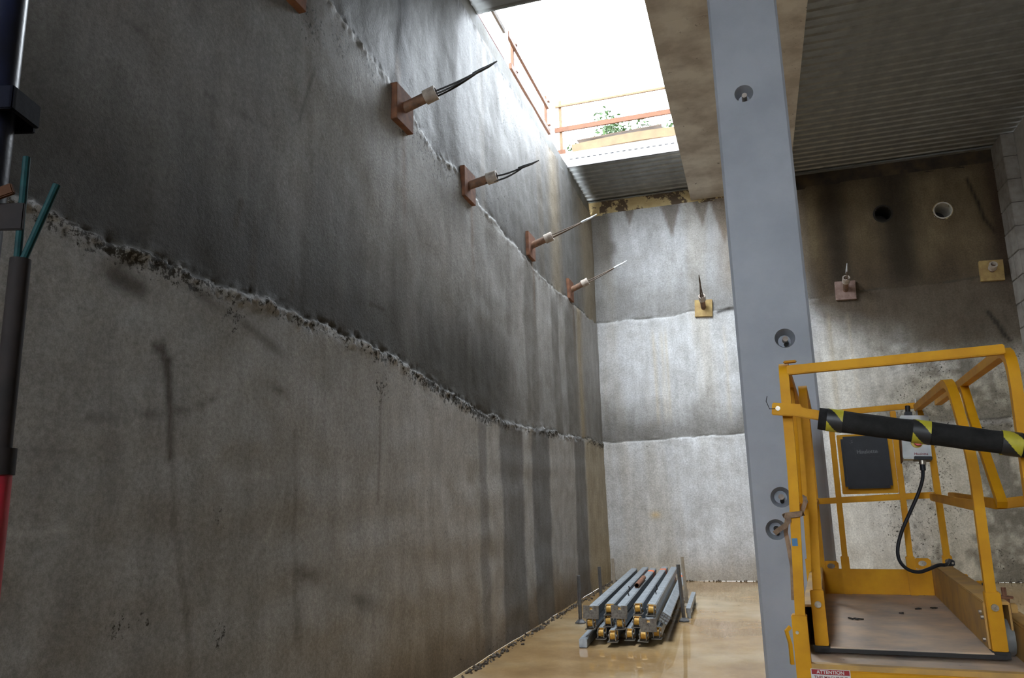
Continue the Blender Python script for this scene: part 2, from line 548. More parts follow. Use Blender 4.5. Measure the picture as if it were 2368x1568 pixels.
def lw_tone(Y, Z):
    j1, j2 = lw_joints(Y)
    low, mid, upp = Z < j1, (Z >= j1) & (Z < j2), Z >= j2
    c = np.zeros(Y.shape + (3,)) + np.array([.45, .447, .44])
    n1, n2 = fbm(Y * .55, Z * .7, 71, 5), fbm(Y * 1.6, Z * .35, 75, 5)
    # lowest lift: warm silt stains towards the bottom, pale further along
    lo_t = sstep(1.6, .2, Z) * sstep(.35, .7, n1) * .75
    c = np.where(low[..., None], mixa(c, (.26, .215, .16), lo_t), c)
    foot = sstep(.55, .05, Z + (n2 - .5) * .6) * .75
    c = np.where(low[..., None], mixa(c, (.16, .125, .085), foot), c)
    dl = strips(Y, Z, [(7.97, 8.25, .55), (8.72, 9.62, .78), (10.05, 10.94, .8), (12.58, 13.47, .72)], 81)
    c = np.where(low[..., None], mixa(c, (.150, .152, .156), dl), c)
    c = np.where(low[..., None], mixa(c, (.42, .36, .25), sstep(13.4, 13.7, Y) * .8), c)
    # middle lift: damp dark lower half
    hgt = Z - j1
    near = sstep(10.2, 8.4, Y)
    dm = sstep(1.75, .15, hgt + (n2 - .5) * 1.1) * (.42 + .5 * near)
    dm = np.maximum(dm, near * .38 * sstep(.3, .6, n1))
    c = np.where(mid[..., None], mixa(c, (.062, .060, .055), dm), c)
    db = strips(Y, Z, [(10.02, 10.66, .6), (11.55, 12.0, .62), (12.45, 13.3, .7), (9.2, 9.4, .3)], 85) * sstep(.0, .4, j2 - Z)
    c = np.where(mid[..., None], mixa(c, (.17, .16, .145), db), c)
    c = np.where(mid[..., None], mixa(c, (.45, .37, .24), bump1(Y, 13.55, .22) * .8), c)
    ls = bump1(Y, 9.8, .25) * sstep(1.7, .4, j2 - Z)
    c = np.where(mid[..., None], mixa(c, (.52, .52, .53), ls * .6), c)
    # upper lift: wet and dark towards the near end, washed pale under the void
    c = np.where(upp[..., None], c * .46, c)  # shade put into the tone: whole lift darkened against glare from the void
    du = sstep(8.6, 7.4, Y + (n2 - .5) * 1.6) * .86
    du = np.maximum(du, .62 * sstep(.75, .15, Z - j2) * sstep(12, 8, Y) * sstep(.3, .6, n2))
    c = np.where(upp[..., None], mixa(c, (.085, .080, .075), du), c)
    ud = strips(Y, Z, [(8.3, 8.5, .5), (11.0, 11.3, .4), (12.1, 12.5, .35), (13.6, 15.0, .3)], 89)
    c = np.where(upp[..., None], mixa(c, (.20, .17, .13), ud), c)
    c = np.where(upp[..., None], mixa(c, (.46, .38, .26), (bump1(Y, 12.0, .3) * .5 + sstep(13.8, 14.6, Y) * .55)), c)
    c = c * (1 - .42 * sstep(7.0, 2.6, Y + (n1 - .5) * 3))[..., None]      # light fall-off towards the near end painted into the tone
    # joint lines and crumbly edges; light caught on the ledges painted pale
    for j in (j1, j2):
        c = mixa(c, (.05, .044, .034), bump1(Z, j + .014, .016) * .85 * sstep(.3, .55, fbm(Y * 3, Z * 0, 95)))
        c = mixa(c, (.50, .50, .49), bump1(Z, j - .03, .022) * .5 * sstep(.35, .6, fbm(Y * 6, Z * 6, 97)))
    # brown trowel blotches, fine cracks and pour lines on the lowest lift
    for px, py, a, b in ((455, 690, .16, .035), (610, 800, .14, .04), (630, 905, .12, .03), (280, 655, .14, .05), (700, 1330, .2, .05), (820, 1390, .25, .06), (560, 760, .2, .03)):
        q = on_x(px, py, XL)
        c = mixa(c, (.09, .075, .055), np.exp(-((Y - q[1]) / a) ** 2 - ((Z - q[2] + .25 * (Y - q[1])) / b) ** 2) * .65)
    for pts, w, k_, col_ in (([(190, 965), (320, 962), (440, 944), (490, 915)], .016, .5, (.06, .05, .04)), ([(490, 1113), (660, 1094)], .014, .4, (.5, .5, .5)), ([(20, 1048), (170, 1057)], .014, .5, (.06, .05, .04)),
                             ([(0, 1234), (130, 1232)], .014, .35, (.45, .45, .45)), ([(668, 1000), (672, 1480)], .03, .4, (.12, .11, .10)), ([(378, 900), (385, 1200), (415, 1420), (425, 1568)], .022, .5, (.13, .12, .11)),
                             ([(340, 800), (376, 835), (372, 930)], .022, .7, (.05, .04, .03)), ([(868, 900), (862, 1160)], .02, .45, (.10, .085, .06)), ([(560, 1300), (610, 1240), (640, 1130)], .016, .35, (.5, .5, .5)),
                             ([(270, 30), (350, 105)], .02, .45, (.05, .045, .04)), ([(470, 215), (560, 270), (620, 290)], .02, .4, (.06, .055, .05)), ([(720, 160), (690, 280)], .015, .5, (.06, .055, .05))):
        q = [on_x(px, py, XL)[1:] for px, py in pts]
        for a, b in zip(q, q[1:]):
            d = b - a
            t = np.clip(((Y - a[0]) * d[0] + (Z - a[1]) * d[1]) / (d @ d), 0, 1)
            r = np.hypot(Y - a[0] - t * d[0], Z - a[1] - t * d[1])
            c = mixa(c, col_, np.exp(-(r / w) ** 2) * k_)
    # seepage above the first anchor, open gap under the capping
    c = mixa(c, (.018, .017, .02), bump1(Y + (n2 - .5) * .2, 6.15, .16) * sstep(5.35, 5.6, Z) * .9)
    c = mixa(c, (.24, .14, .07), bump1(Y, 6.02, .05) * bump1(Z, 5.62, .14) * .7)
    c = mixa(c, (.012, .011, .010), sstep(7.375, 7.40, Z + (fbm(Y * 5, Z * 0, 119) - .5) * .08) * sstep(8.6, 9.2, Y) * sstep(11.2, 10.4, Y) * .95)
    # rust runs below the anchor plates
    for ya, za in ((6.2, 5.1), (8.0, 5.1), (10.6, 5.1), (13.2, 5.1)):
        c = mixa(c, (.20, .12, .06), bump1(Y, ya - .06, .06) * sstep(za + .05, za - .1, Z) * sstep(za - 1.4, za - .2, Z) * .55)
    # gouges
    for (px, py), (qx, qy), w in (((575, 640), (588, 540), .045), ((540, 520), (552, 470), .03), ((668, 690), (672, 640), .02), ((250, 640), (310, 665), .05), ((372, 870), (360, 800), .03), ((850, 700), (882, 718), .02), ((375, 1060), (372, 880), .02)):
        a, b = on_x(px, py, XL)[1:], on_x(qx, qy, XL)[1:]
        d = b - a
        t = np.clip(((Y - a[0]) * d[0] + (Z - a[1]) * d[1]) / (d @ d), 0, 1)
        r = np.hypot(Y - a[0] - t * d[0], Z - a[1] - t * d[1])
        c = mixa(c, (.055, .045, .033), np.exp(-(r / w) ** 2) * .8)
    return c


def lw_look(Y, Z):
    j1, j2 = lw_joints(Y)
    n = fbm(Y * .9, Z * .9, 101, 4)
    sp = .10 + .5 * sstep(.9, .0, j2 - Z) * (Z < j2) * sstep(.35, .6, n) * sstep(9.5, 7.5, Y)
    sp = np.maximum(sp, .62 * bump1(Z, j1 - .04, .10) + .25 * sstep(.6, .1, j1 - Z) * (Z < j1) * sstep(.4, .6, n))
    sp = np.maximum(sp, .35 * bump1(Z, j2 - .1, .12))
    sp = np.maximum(sp, .45 * sstep(.45, .05, Z) * sstep(.4, .6, n))
    sp = np.maximum(sp, .36 * (Z < j1) * sstep(.52, .64, fbm(Y * 1.4, Z * .5, 105)) * sstep(4.5, 7, Y))
    sp = np.maximum(sp, .42 * (Z > j2) * sstep(8.4, 9.0, Y) * sstep(11.5, 9.5, Y) * sstep(.45, .6, fbm(Y * 1.2, Z * .8, 107)))
    for px, py, r0 in ((492, 1195, .10), (258, 1445, .12), (318, 1435, .10), (670, 1140, .05), (520, 720, .22), (300, 600, .15), (870, 900, .25), (780, 100, .3), (850, 160, .3), (715, 60, .3), (930, 300, .25), (490, 1470, .12)):
        q = on_x(px, py, XL)
        sp = np.maximum(sp, .62 * np.exp(-((Y - q[1]) ** 2 + (Z - q[2]) ** 2) / r0 ** 2))
    wet = np.clip(.15 + .65 * sstep(j2 - .8, j2 + .2, Z) + .3 * (Z < .3), 0, 1) * (.5 + .5 * sstep(.3, .6, fbm(Y * 1.8, Z * .3, 111)))
    wet = np.maximum(wet, .5 * sstep(8, 9, Y) * (Z > j1 + .8))
    return np.stack([sp, wet, n], -1)


us = np.concatenate([np.arange(YF, 1.2, .25), np.arange(1.2, 8.0, .022), np.arange(8.0, YB + .06, .042)])
zs = np.concatenate([np.arange(0, 2.45, .042), np.arange(2.45, 3.1, .016), np.arange(3.1, 4.85, .042), np.arange(4.85, 5.7, .022), np.arange(5.7, 7.46, .042), [7.47]])
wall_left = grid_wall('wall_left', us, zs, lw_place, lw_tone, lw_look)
tag(wall_left, 'long grey sprayed concrete retaining wall with damp stains and ragged pour joints', 'wall')

HOLES = ((2.71, 6.72, .160), (3.72, 6.64, .160))


def bw_joints(X):
    return (2.66 + .012 * (X + 2.9) + (fbm(X * 2.3, X * 0, 203, 4) - .5) * .10,
            5.08 + .05 * (X + 2.9) * .6 + (fbm(X * 2.1, X * 0, 207, 4) - .5) * .10)


def bw_place(X, Z):
    j1, j2 = bw_joints(X)
    y = YB - .008 - sstep(.02, -.03, Z - j1) * .02 - sstep(.02, -.03, Z - j2) * .012
    y = y - (fbm(X * .8, Z * .8, 221, 4) - .5) * .045 - (fbm(X * 4, Z * 4, 227, 3) - .5) * .012
    y = y - (bump1(Z, j1, .11) + bump1(Z, j2, .09)) * (fbm(X * 7, Z * 7, 233, 4) - .5) * .055
    for hx, hz, hr in HOLES:
        r = np.hypot(X - hx, Z - hz)
        y = y * (1 - sstep(.3, .2, r)) + (YB - .02) * sstep(.3, .2, r)
    return np.stack([X, y, Z], -1)


def bw_tone(X, Z):
    j1, j2 = bw_joints(X)
    low, mid, upp = Z < j1, (Z >= j1) & (Z < j2), Z >= j2
    n1, n2 = fbm(X * .9, Z * .7, 241, 5), fbm(X * 2.2, Z * .35, 245, 5)
    c = np.zeros(X.shape + (3,)) + np.array([.56, .565, .57])
    c = mixa(c, (.42, .36, .26), sstep(.45, .7, fbm(X * 2.6, Z * .18, 249)) * .35)
    c = np.where(low[..., None], mixa(c, (.35, .29, .20), sstep(.7, .0, Z) * .6 + .0 * X), c)
    dm = sstep(1.05, .1, Z - j1 + (n2 - .5) * .7) * .86
    c = np.where(mid[..., None], mixa(c, (.16, .15, .135), dm), c)
    dm = sstep(1.3, .1, Z - j2 + (n2 - .5) * .9) * .6
    c = np.where(upp[..., None], mixa(c * .8, (.16, .15, .138), dm), c)  # upper lift scaled darker, painting in shade under the deck overhang
    # dark corner strip and drips below the capping
    cs = sstep(-2.42, -2.62, X + (fbm(Z * 2, Z * 0, 251) - .5) * .35) * sstep(5.6, 6.6, Z)
    c = mixa(c, (.13, .115, .095), cs * .8)
    for xd, w, zb in ((-1.25, .20, 6.75), (-.62, .16, 6.9), (-2.1, .1, 7.1), (-.2, .25, 6.5)):
        wz = w * np.clip((Z - zb) / (7.45 - zb), 0, 1)
        c = mixa(c, (.15, .12, .09), sstep(wz + .03, wz - .03, np.abs(X - xd + (n1 - .5) * .1)) * (Z > zb) * .75)
    c = mixa(c, (.33, .25, .17), sstep(-.6, .1, X) * sstep(5.2, 6, Z) * .7)
    # soaked dark side right of the column
    right = sstep(1.0, 1.5, X)
    edge = 5.0 - .55 * sstep(1.2, 2.6, X) - .55 * sstep(2.4, 4.2, X) + (n1 - .5) * 1.5
    dk = right * sstep(edge - .55, edge + .35, Z)
    c = mixa(c, (.085, .058, .030), dk * .93)
    pal = bump1(X, 1.42, .16) + .8 * bump1(X, 2.35, .32) + 1.05 * bump1(X, 3.45, .42) + .6 * bump1(X, 4.2, .3)
    pal = np.clip(pal, 0, 1) * sstep(5.3, 6.2, Z + (n2 - .5)) * sstep(7.5, 7.2, Z)
    c = mixa(c, (.24, .185, .105), dk * pal * .75)
    blk = right * (bump1(X, 2.95, .38) + .9 * bump1(X, 1.85, .22)) * sstep(5.0, 5.6, Z)
    c = mixa(c, (.022, .016, .010), np.clip(blk, 0, 1) * .8)
    c = mixa(c, (.80, .78, .72), right * sstep(4.9, 3.9, Z) * sstep(3.4, 1.6, X) * .9)  # pale wall brightened further to paint the daylight glow beside the column
    c = mixa(c, (.56, .51, .40), right * sstep(4.4, 3.2, Z) * sstep(1.8, 3.2, X) * .8)
    blot = right * sstep(1.8, 2.6, X) * sstep(.44, .62, .62 * fbm(X * 1.5, Z * 1.1, 261, 5) + .38 * fbm(X * 9, Z * 8, 263, 4)) * sstep(5, 3.8, Z)
    c = mixa(c, (.13, .115, .09), blot * .75)
    blot = right * sstep(2.2, 3.2, X) * sstep(.42, .58, .65 * fbm(X * 1.1, Z * 1.2, 265, 5) + .35 * fbm(X * 8, Z * 8, 267, 4)) * bump1(Z, 3.9, .9)
    c = mixa(c, (.14, .12, .09), blot * .75)
    # tan runs below the middle anchor
    for xr, s in ((-1.75, .5), (-1.6, .4), (-1.5, .45), (-.35, .3), (1.55, .5), (1.9, .35)):
        c = mixa(c, (.52, .44, .30), bump1(X + (n2 - .5) * .12, xr, .035) * s * sstep(2.8, 3.3, Z) * sstep(5.0, 4.6, Z))
    c = mixa(c, (.60, .42, .15), bump1(X, -1.93, .09) * bump1(Z, 1.22, .06) * .7)
    for j in (j1, j2):
        c = mixa(c, (.07, .062, .05), bump1(Z, j + .02, .02) * .7 * sstep(.36, .6, fbm(X * 3, Z * 0, 271)))
        c = mixa(c, (.62, .62, .62), bump1(Z, j - .05, .04) * .25 * sstep(.35, .6, fbm(X * 4, Z * 3, 273)) * (1 - dk))
    # cracks with dark seepage near the block pier
    for pts in ([(2235, 415), (2262, 470), (2275, 505), (2300, 535)], [(2284, 722), (2303, 745), (2322, 775), (2335, 788)], [(1660, 722), (1685, 715), (1700, 714)]):
        q = [on_y(px, py, YB) for px, py in pts]
        for a, b in zip(q, q[1:]):
            a, b = a[[0, 2]], b[[0, 2]]
            d = b - a
            t = np.clip(((X - a[0]) * d[0] + (Z - a[1]) * d[1]) / (d @ d), 0, 1)
            r = np.hypot(X - a[0] - t * d[0], Z - a[1] - t * d[1])
            c = mixa(c, (.02, .015, .01), np.exp(-(r / .035) ** 2) * .9)
    c = mixa(c, (.05, .03, .02), sstep(4.35, 4.62, X) * sstep(4.5, 6, Z) * .8)
    return c


def bw_look(X, Z):
    j1, j2 = bw_joints(X)
    n = fbm(X * .9, Z * .9, 281, 4)
    sp = .06 + 0 * X
    sp = np.maximum(sp, .40 * bump1(Z, j1 - .08, .2) * sstep(.35, .55, n))
    sp = np.maximum(sp, .30 * bump1(Z, j2 - .15, .25) * sstep(.35, .55, n))
    sp = np.maximum(sp, .5 * sstep(1.4, 2.2, X) * sstep(.42, .58, fbm(X * 1.3, Z * 1.1, 285)) * sstep(4.6, 3.8, Z))
    wet = .25 + .35 * sstep(.4, .65, fbm(X * 2.5, Z * .25, 287))
    return np.stack([sp, wet, n], -1)


us = np.arange(-2.98, 4.96, .042)
wall_back = grid_wall('wall_back', us, zs, bw_place, bw_tone, bw_look, [(a, b, c - .01) for a, b, c in HOLES])
tag(wall_back, 'far sprayed concrete wall, pale below and soaked brown at its upper right', 'wall')


def simple_wall(name, lo, hi, label):
    o = MB().box(lo, hi).build(name, M_SLAB)
    return tag(o, label, 'wall', kind='structure')


wf = MB().box((-3.3, YF - .3, 0), (OE[0], YF, ZDECK)).box((OE[1], YF - .3, 0), (5.2, YF, ZDECK)).box((OE[0], YF - .3, 0), (OE[1], YF, OE[2])).box((OE[0], YF - .3, OE[3]), (OE[1], YF, ZDECK))
tag(wf.build('wall_front', M_SLAB), 'concrete end wall with a high open bay behind the viewer', 'wall', kind='structure')
tag(MB().box((-20, -60, -.3), (20, YF - .3, -.002)).build('ramp_ground', M_GROUND), 'bare ground outside the open end of the basement', 'ground', kind='structure')
tag(MB().box((-.78, YF, 8.052), (5.2, 12.9, 18.0)).box((.9, 12.9, 8.052), (5.2, 15.8, 18.0)).build('sky_blocker', M_SKYBLOCK), 'added dark block on the slab, out of view, keeping sky light off the long wall', 'sky blocker', kind='structure')  # unseen block added to cut sky light on the upper long wall
simple_wall('wall_right', (XR, YF, 0), (XR + .3, 15.8, ZDECK), 'plain concrete side wall running forward from the block pier')

# floor with a very slight fall, silt and water film
fx = np.linspace(-3.05, 5.0, 60); fy = np.linspace(YF - .1, YB + .1, 160)
FX, FY = np.meshgrid(fx, fy)
FZ = (fbm(FX * .5, FY * .5, 301, 3) - .5) * .004
idx = np.arange(FX.size).reshape(FX.shape)
me = bpy.data.meshes.new('floor')
me.from_pydata(np.stack([FX, FY, FZ], -1).reshape(-1, 3).tolist(), [], np.stack([idx[:-1, :-1], idx[:-1, 1:], idx[1:, 1:], idx[1:, :-1]], -1).reshape(-1, 4).tolist())
me.polygons.foreach_set('use_smooth', [True] * len(me.polygons))
me.materials.append(M_FLOOR)
floor = tag(link('floor', me), 'wet concrete floor filmed with tan silt and shallow water', 'floor', kind='structure')

# capping beam on top of the sprayed walls
def ragged_strip(name, us, along_y, face, z0, z1, back, m, label):
    """a capping strip whose lower edge and face are uneven"""
    mb = MB()
    n = len(us)
    rows = []
    for k, (t, inset) in enumerate(((0, back), (0, 0), (.5, 0), (1, 0), (1, back))):
        zz = z0 + (z1 - z0) * t + ((fbm(us * 3, us * 0 + k, 311, 3) - .5) * .05 if t < 1 else 0)
        off = (fbm(us * 2, us * 0 + k * 3, 317, 3) - .5) * .02 + inset
        rows.append([(face - o, u, z) if along_y else (u, face + o, z) for u, z, o in zip(us, zz * np.ones(n), off * np.ones(n))])
    vs = [p for r in rows for p in r]
    fs = [(k * n + i, k * n + i + 1, (k + 1) * n + i + 1, (k + 1) * n + i) for k in range(4) for i in range(n - 1)]
    o = mb.add(vs, fs).build(name, m)
    return tag(o, label, 'capping beam', kind='structure')


ragged_strip('trim_1', np.arange(YF, YB + .1, .1), True, XL - .025, ZCAP - .05, ZDECK + .02, .42, M_CAP, 'pale concrete capping beam along the top of the long wall')
ragged_strip('trim_2', np.arange(-2.95, 1.0, .1), False, YB - .01, ZCAP - .03, ZDECK, .42, M_CAPB, 'yellowed capping beam streaked with brown drips above the far wall')
ragged_strip('trim_3', np.arange(.95, 4.95, .1), False, YB - .012, ZCAP - .03, ZDECK, .42, M_CAPD, 'soot-dark capping beam above the soaked part of the far wall')

# ------------------------------------------------------------------ ceiling: slab, ribbed steel deck sheets, beam
mb = MB()
ZS0, ZS1 = ZDECK + .062, 8.05
for lo, hi in (((-3.4, V1[3], ZS0), (-.81, 15.8, ZS1)), ((-3.4, YF, ZS0), (-.81, V1[2], ZS1)),
               ((1.09, YF, ZS0), (5.2, 15.8, ZS1)), ((-.81, YF, 7.83), (1.09, 15.8, ZS1))):
    mb.box(lo, hi)
ceiling = tag(mb.build('ceiling', M_SLAB), 'concrete roof slab over ribbed steel decking with an open void', 'ceiling', kind='structure')


def deck_mesh(name, L):
    """three dovetail ribs across 0.6 m, sheet running along X"""
    pr = []
    for k in range(3):
        a = k * .2
        pr += [(a + .004, .014), (a + .138, .014), (a + .158, -.008), (a + .182, -.008), (a + .180, .045), (a + .2015, .045), (a + .1965, .014)]
    pr = [(0, .015)] + pr
    mb = MB()
    n = len(pr)
    mb.add([(x, y, z) for x in (0, L) for y, z in pr], [(i, i + 1, n + i + 1, n + i) for i in range(n - 1)])
    return mb.mesh(name, M_DECK, smooth=False)


dm_left, dm_right = deck_mesh('deck_sheet', 2.16), deck_mesh('deck_sheet', XR - 1.09 + .02)


def lay(me, x, y0, y1, rev=False):
    y = y1 - .6 if rev else y0
    while (y > y0 - .55) if rev else (y < y1 - .05):
        o = link('deck_sheet', me, ceiling)
        o.location = (x, y, ZDECK)
        y += -.6 if rev else .6


lay(dm_left, -2.97, V1[3], YB + .3)
lay(dm_left, -2.97, YF, V1[2] - .02, True)
lay(dm_right, 1.09, YF, YB + .05, True)

# pressed edge form with half-moon tabs on the far side of the void
ef = MB()
ef.box((-2.95, V1[3] - .035, ZDECK - .012), (-.82, V1[3] + .0, ZDECK + .050))
ef.box((-2.95, V1[3] - .004, ZDECK + .062), (-.82, V1[3] + .004, 8.06))
ef = ef.build('edge_form', M_EDGE, ceiling)
tabm = MB()
arc = [(.026 * math.cos(PI * i / 8), 0, .026 * math.sin(PI * i / 8)) for i in range(9)]
tabm.prism(arc, (0, -.016, 0))
tabm = tabm.mesh('edge_tab', M_STEELGREY)
for i in range(19):
    o = link('edge_tab', tabm, ef)
    o.location = (-2.86 + i * .112, V1[3] - .004, ZDECK + .155)
    o.rotation_euler = (-.5, 0, 0)
# dark angle under the deck ends against the back wall and the beam
MB().box((-2.95, YB - .07, ZDECK - .012), (-.81, YB + .02, ZDECK - .002)).build('support_angle', M_DECK, ceiling)
MB().box((1.09, YB - .10, ZDECK - .035), (XR - .2, YB + .02, ZDECK - .002)).build('support_angle', M_DECK, ceiling)

bm_ = MB()
for s in range(14):
    y0 = YF + s * 1.6
    y1 = min(y0 + 1.6, YB + .02)
    if y1 <= y0: break
    dz = random.uniform(-.004, .004)
    bm_.box((-.81, y0, ZBEAM + dz), (1.09, y1, 7.83))
beam = tag(bm_.build('concrete_beam', M_BEAM, bevel=.0), 'wide shallow concrete beam with brown-stained soffit', 'beam', kind='structure')

# ------------------------------------------------------------------ precast column with cast-in ferrules
YC = 5.60
cx0 = on_y(1700, 784, YC)[0]
CW = .505
cl = on_y(1703, 784, YC)[0]
ch = .018
pts = [(cl + ch, YC, -.0), (cl + CW - ch, YC, 0), (cl + CW, YC + ch, 0), (cl + CW, YC + .42 - ch, 0), (cl + CW - ch, YC + .42, 0), (cl + ch, YC + .42, 0), (cl, YC + .42 - ch, 0), (cl, YC + ch, 0)]
colm = MB().prism(pts, (0, 0, ZBEAM))
column = colm.build('concrete_column', M_CONC)
cut = MB()
ferr = []
for px, py in ((1720, 216), (1815, 782), (1806, 1150), (1795, 1225)):
    p = on_y(px, py, YC)
    ferr.append(p)
    cut.tube([(p[0], YC - .02, p[2]), (p[0], YC + .001, p[2]), (p[0], YC + .12, p[2])], .068, 28, [1.12, 1.0, .62])
cutter = cut.build('cutter', M_CONC)
bo = column.modifiers.new('b', 'BOOLEAN')
bo.object = cutter; bo.operation = 'DIFFERENCE'; bo.solver = 'EXACT'
dg = bpy.context.evaluated_depsgraph_get()
nm = bpy.data.meshes.new_from_object(column.evaluated_get(dg))
column.modifiers.clear()
column.data = nm
nm.set_sharp_from_angle(angle=math.radians(30))
bpy.data.objects.remove(cutter)
tag(column, 'smooth grey precast column with round ferrule recesses, beside the yellow lift', 'column', kind='structure')
for k, p in enumerate(ferr):
    f = MB().tube([(p[0] + .004, YC + .119, p[2] + .002), (p[0] + .004, YC + .03, p[2] + .002)], .019, 18).build('ferrule', M_COLLAR if k < 3 else M_BLACKPIPE, column, bevel=.003)
    MB().tube([(p[0] + .008, YC + .1195, p[2] - .026), (p[0] + .008, YC + .09, p[2] - .03)], .014, 14).build('drain_hole', M_BLACKPIPE, f)

# ------------------------------------------------------------------ pipe sleeves through the back wall
for (hx, hz, hr), mm, lab in zip(HOLES, (M_BLACKPIPE, M_PVC), ('black open pipe sleeve set in the brown-stained far wall', 'white plastic pipe sleeve set in the brown-stained far wall')):
    s = thing('pipe_sleeve', lab, 'pipe', (hx, YB - .05, hz))
    MB().ring((0, 0, 0), (0, 1, 0), hr - .018, hr, .55, 32).build('sleeve', mm, s)
    MB().ring((0, .02, 0), (0, 1, 0), hr, hr + .014, .03, 32).build('collar', M_BLACKPIPE if mm == M_BLACKPIPE else M_CAPB, s)
    MB().tube([(0, .54, 0), (0, .56, 0)], hr - .012, 28).build('end_plug', M_BLACKPIPE, s)

# ------------------------------------------------------------------ block pier at the far right corner
pier = tag(MB().box((4.672, 14.80, 0), (XR + .0, YB + .02, ZDECK - .01)).build('wall_pier', M_MORTAR), 'narrow pier of large concrete blocks in the far corner', 'pier', kind='structure')
z, k = 0.0, 0
while z < ZDECK - .05:
    hgt = min(.43, ZDECK - .012 - z)
    cuts = (14.785, 15.40) if k % 2 else (14.785, 15.10, 15.40)
    for a, b in zip(cuts, cuts[1:]):
        jit = random.uniform(-.006, .006)
        MB().box((4.655 + jit, a + .006, z + .008), (XR - .002, b - .006, z + hgt - .006)).build('block', M_BLOCK, pier, bevel=.008)
    z += .43; k += 1


# ------------------------------------------------------------------ ground anchors
def anchor(label, base, out, tilt, plate_m, strand_m, tip_m, L, n, spread, size=.34, collar=True, group=None, roll=0., bend=.06, side=0.):
    """base on the wall, out = unit vector into the room"""
    o = Vector(out)
    t = thing('ground_anchor', label, 'ground anchor', base, group=group)
    sd = Vector((0, 0, 1)).cross(o)
    R = Matrix((sd, Vector((0, 0, 1)), o)).transposed()      # local x = sideways, y = up, z = out
    R = R @ Matrix.Rotation(roll, 3, 'Z')
    h = size / 2
    pl = MB().box((-h, -h, -.05), (h, h, .03), R, (0, 0, 0)).build('bearing_plate', plate_m, t, bevel=.004)
    d = (o * math.cos(tilt) + Vector((0, 0, math.sin(tilt))) + sd * side).normalized()
    lp = .30 if L > .5 else .12
    MB().tube([o * .0, d * lp], .050, 18).build('pipe', M_PIPE_R, t)
    if collar:
        cl_ = MB().ring(d * (lp - .06), d, .045, .068, .12, 20).build('collar', M_COLLAR, t)
    if L > .5:
        up = sd.cross(d)
        for i in range(n):
            a = 2 * PI * i / n + .4
            off = (sd * math.cos(a) + up * math.sin(a)) * spread
            P = []
            for q in np.linspace(0, 1, 9):
                e = (1 - q) ** .8
                P.append(d * (lp - .1 + (L - lp) * q) + off * e * (1 + .25 * math.sin(q * PI)) + up * bend * math.sin(q * PI) * .7)
            MB().tube(P, .0085, 8).build('strand', strand_m, t)
        e0 = d * (L - .18); e1 = d * (L - .02)
        MB().tube([e0, e0.lerp(e1, .5), e1, e1 + d * .09 - up * .01], .017, 10, [.9, 1, .8, .35]).build('tip_wrap', tip_m, t)
    return t


OX = (1, 0, 0)
A = lambda px, py: tuple(on_x(px, py, XL + .045))
B_ = lambda px, py: tuple(on_y(px, py, YB - .045))
anchor('anchor on the long wall with dark taped tip, beside a wet black patch', A(931, 252), OX, math.radians(17), M_RUST, M_STRAND, M_TAPE_B, .92, 3, .030, .36, bend=.03)
anchor('anchor on the long wall with orange-brown plate and a fan of four black strands', A(1082, 430), OX, math.radians(11), M_RUST, M_STRAND, M_TAPE_B, .80, 4, .040, .36, bend=.05)
anchor('anchor on the long wall with brown strands ending in a white taped tip, pale collar', A(1226, 570), OX, math.radians(19), M_RUST, M_STRAND_R, M_TAPE_W, 1.0, 3, .026, .36, bend=.015)
anchor('anchor on the long wall closest to the far corner, white collar and long white tip', A(1318, 672), OX, math.radians(22), M_RUST, M_STRAND_R, M_TAPE_W, 1.05, 2, .026, .36, bend=.015)
anchor('rusty anchor plate high on the long wall above pale speckled concrete', tuple(np.array(A(668, -60)) * [1, 1, 1]), OX, math.radians(15), M_RUST, M_STRAND, M_TAPE_B, .9, 3, .03, .38)
OY = (0, -1, 0)
anchor('anchor on the far wall with ochre square plate and upright dark strands', B_(1627, 713), OY, math.radians(30), M_RUST_Y, M_STRAND_R, M_STRAND_R, .86, 5, .030, .34, roll=-.06, side=.0)
anchor('anchor on the soaked far wall with dusty pink plate and short white-tipped strand', B_(1955, 672), OY, math.radians(28), M_RUST_D, M_STRAND_R, M_TAPE_W, .66, 2, .025, .36, roll=-.03)
anchor('anchor on the far wall beside the block pier with ochre plate and bare stub pipe', B_(2293, 626), OY, math.radians(25), M_RUST_Y, M_STRAND_R, M_TAPE_W, .3, 0, 0, .38, roll=-.04)

# ------------------------------------------------------------------ outside: ground, guard rails, boards, trees
gm = MB().box((-40, -20, 7.6), (-3.36, 60, 7.74)).box((-3.36, 15.85, 7.6), (40, 60, 7.74))
tag(gm.build('street_ground', M_GROUND), 'street level ground outside the pit', 'ground', kind='structure')

XG = -3.28
gl = thing('guard_rail', 'timber guard rail with posts along the top of the long wall', 'guard rail', (XG, 8, 7.77))


def P2(px, py):
    p = on_x(px, py, XG); return Vector(p) - Vector((XG, 8, 7.77))


for (a, b), mm in ((((1181, 103), (1262, 234)), M_OTIMBER), (((1188, 178), (1266, 292)), M_OTIMBER)):
    p, q = P2(*a), P2(*b)
    p.z = q.z = (p.z + q.z) / 2
    p.y -= .2
    MB().box((-.02, p.y, p.z - .045), (.03, q.y + .12, p.z + .06)).build('rail', mm, gl, bevel=.003)
for (px, py), mm in (((1190, 90), M_OTIMBER), ((1266, 222), M_OTIMBER)):
    p = P2(px, py)
    MB().box((-.075, p.y - .03, -.03), (-.022, p.y + .03, p.z)).build('post', mm, gl, bevel=.003)
    for zz in (p.z - .12, p.z - .62):
        MB().box((-.03, p.y - .035, zz - .012), (.04, p.y + .035, zz + .012)).build('bracket', M_OTIMBER, gl)

gr = thing('guard_rail', 'guard rail bay with red toe board and white post beside the roof edge', 'guard rail', (XG, 7.2, 7.77))


